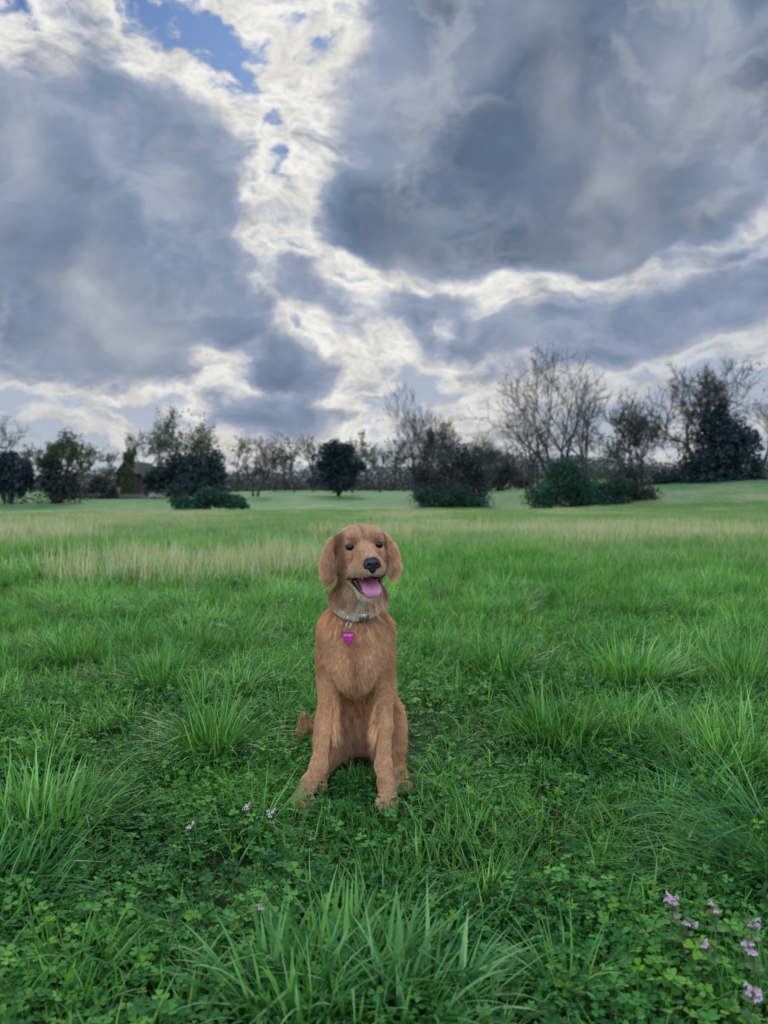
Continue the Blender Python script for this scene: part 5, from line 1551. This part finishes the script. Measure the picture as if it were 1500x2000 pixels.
# ------------------------------------------------------------------ henbit: square stalk, frilled leaf whorls, pink lipped flowers
HEN_L = leaf_mat('henbit_leaf', (.09, .17, .06, 1), (.16, .26, .10, 1), .3)
HEN_S = simple_mat('henbit_stalk', (.07, .10, .05, 1), .6)
def petal_mat(name, c1, c2):
    m, T, out = new_mat(name)
    g = T.new('ShaderNodeTexCoord').outputs['Object']
    col = T.mix(T.noise(g, 240, 3, .6), c1, c2)
    p = principled(T, None, col, .55, .3); t = T.new('ShaderNodeBsdfTranslucent'); T.put(t.inputs[0], col)
    mx = T.new('ShaderNodeMixShader'); mx.inputs[0].default_value = .35
    T.l.new(p.outputs[0], mx.inputs[1]); T.l.new(t.outputs[0], mx.inputs[2]); T.l.new(mx.outputs[0], out.inputs[0]); return m
PINK = petal_mat('pink_petal', (.55, .34, .54, 1), (.76, .60, .75, 1)); WHITEP = petal_mat('whitish_petal', (.62, .55, .62, 1), (.78, .74, .76, 1))
def flower_mesh(rng, s=1.0):
    """a tube opening into a hood and two lower lobes"""
    V, F = [], []
    prof = [(0, .0009), (.004, .0011), (.008, .0016), (.011, .0026)]
    for z, r in prof:
        for j in range(7):
            a = 2 * math.pi * j / 7; V.append((r * math.cos(a) + z * z * 25, r * math.sin(a), z))
    for i in range(3):
        for j in range(7): F.append((i * 7 + j, i * 7 + (j + 1) % 7, i * 7 + 7 + (j + 1) % 7, i * 7 + 7 + j))
    def lobe(c, d, up, w, L):
        b = len(V); d = Vector(d).normalized(); up = Vector(up); sd = d.cross(up).normalized(); c = Vector(c)
        pts = [(0, -.35), (.5, -.6), (1, -.35), (1.1, 0), (1, .35), (.5, .6), (0, .35)]
        for t, q in pts: V.append(tuple(c + d * L * t + sd * w * q + up * (.0015 * (abs(q) * 1.2 - .2))))
        V.append(tuple(c + d * L * .55 - up * .0006))
        for k in range(7): F.append((b + k, b + (k + 1) % 7, b + 7))
    x = .011 ** 2 * 25
    lobe((x - .001, 0, .0105), (.3, 0, 1), (1, 0, -.2), .0042, .0052)
    lobe((x + .0015, .0012, .010), (1, .6, -.3), (0, 0, 1), .0038, .0044); lobe((x + .0015, -.0012, .010), (1, -.6, -.3), (0, 0, 1), .0038, .0044)
    V = np.array(V) * s
    return V, F
def henbit(px, py, hgt, nfl, label, seed, mat=PINK, fs=1.0):
    rng = np.random.default_rng(seed)
    rz = ray(px, py); slope = -rz.z / rz.y
    d = (CAM_H - hgt) / slope; top = at(px, py, d); zg = gz(top.x, d); hgt = top.z - zg
    lean = rng.uniform(-.02, .02, 2)
    e = empty('henbit', (top.x - lean[0], d - lean[1], zg)); tag(e, label, 'wildflower', 'henbit flowers')
    n = 6; pts = [Vector((lean[0] * t ** 1.5, lean[1] * t ** 1.5, hgt * t)) for t in np.linspace(0, 1, n)]
    segs = [(tuple(pts[i]), tuple(pts[i + 1]), .0013, .0012) for i in range(n - 1)]
    V, F = tubes(segs, 4); mesh_np('stalk', V, F, HEN_S, e)
    for lv, (t, r, k) in enumerate(((.35, .012, 4), (.70, .011, 6), (.90, .010, 7), (1.0, .007, 6))):
        c = Vector((lean[0] * t ** 1.5, lean[1] * t ** 1.5, hgt * t)); parts = []
        for j in range(k):
            a = 2 * math.pi * j / k + rng.uniform(-.2, .2); rr = r * rng.uniform(.85, 1.2); tl = rng.uniform(-.3, .5)
            Q = []; m = 9
            for q in range(m):
                b = math.pi * (q / (m - 1)) - math.pi / 2; lob = 1 + .16 * math.cos(q * math.pi)
                Q.append((rr * (.35 + .65 * math.cos(b)) * lob + rr * .1, rr * .62 * math.sin(b) * lob))
            V2 = [(0, 0, 0)] + [(x, y, x * math.sin(tl) + abs(y) * .3) for x, y in Q]
            ca, sa = math.cos(a), math.sin(a)
            V2 = np.array([(c.x + x * ca - y * sa, c.y + x * sa + y * ca, c.z + z) for x, y, z in V2])
            F2 = np.array([(0, i, i + 1) for i in range(1, m)])
            C2 = np.full((len(V2), 3), rng.random()); parts.append((V2, F2, C2))
        V, F, C = join(parts); mesh_np('leaf_whorl', V, F, HEN_L, e, smooth=False, cols=C)
    for j in range(nfl):
        V, F = flower_mesh(rng, rng.uniform(.85, 1.15) * fs)
        a = rng.uniform(-2.6, -.5) if j % 3 else rng.uniform(0, 6.28); t = rng.choice([.93, 1.0]); M = Euler((0, rng.uniform(.05, .85), a)).to_matrix()
        c = Vector((lean[0] * t, lean[1] * t, hgt * t)) + Vector((math.cos(a), math.sin(a), 0)) * .003
        V = V @ np.array(M).T + np.array(c)
        me = bpy.data.meshes.new('flower'); me.from_pydata([tuple(v) for v in V], [], F); me.materials.append(mat); me.update()
        me.polygons.foreach_set('use_smooth', [True] * len(me.polygons))
        o = bpy.data.objects.new('flower', me); COL.objects.link(o); o.parent = e
for i, a in enumerate([
    (1312, 1757, .115, 9, 'tallest pink henbit at lower right, leftmost of its group, with the widest head'),
    (1348, 1797, .095, 4, 'pink henbit just right of and below the widest head'),
    (1392, 1770, .115, 3, 'slender pink henbit with one upright bloom, below the bluish tussock'),
    (1375, 1843, .085, 4, 'low pink henbit standing below the slender one at lower right'),
    (1468, 1800, .110, 4, 'small pink henbit at the right edge beside grass blades, topmost there'),
    (1462, 1845, .110, 9, 'full pink henbit at the right edge, middle one of three'),
    (1470, 1935, .110, 9, 'pink henbit in the bottom right corner, lowest of all'),
    (482, 1577, .055, 5, 'pale pink weed flower on the bare patch, nearest the tussock', WHITEP),
    (530, 1588, .050, 5, 'pale pink weed flower close to the left paw', WHITEP),
    (372, 1618, .045, 4, 'whitish weed flower at the left end of the bare patch', WHITEP),
    (504, 1770, .070, 2, 'single pale bud in the clover between the dog and the bottom clumps', WHITEP),
]):
    px, py, h, nf, lab = a[:5]
    henbit(px, py, h, nf, lab, 600 + i, *(a[5:] or ()), fs=.78)
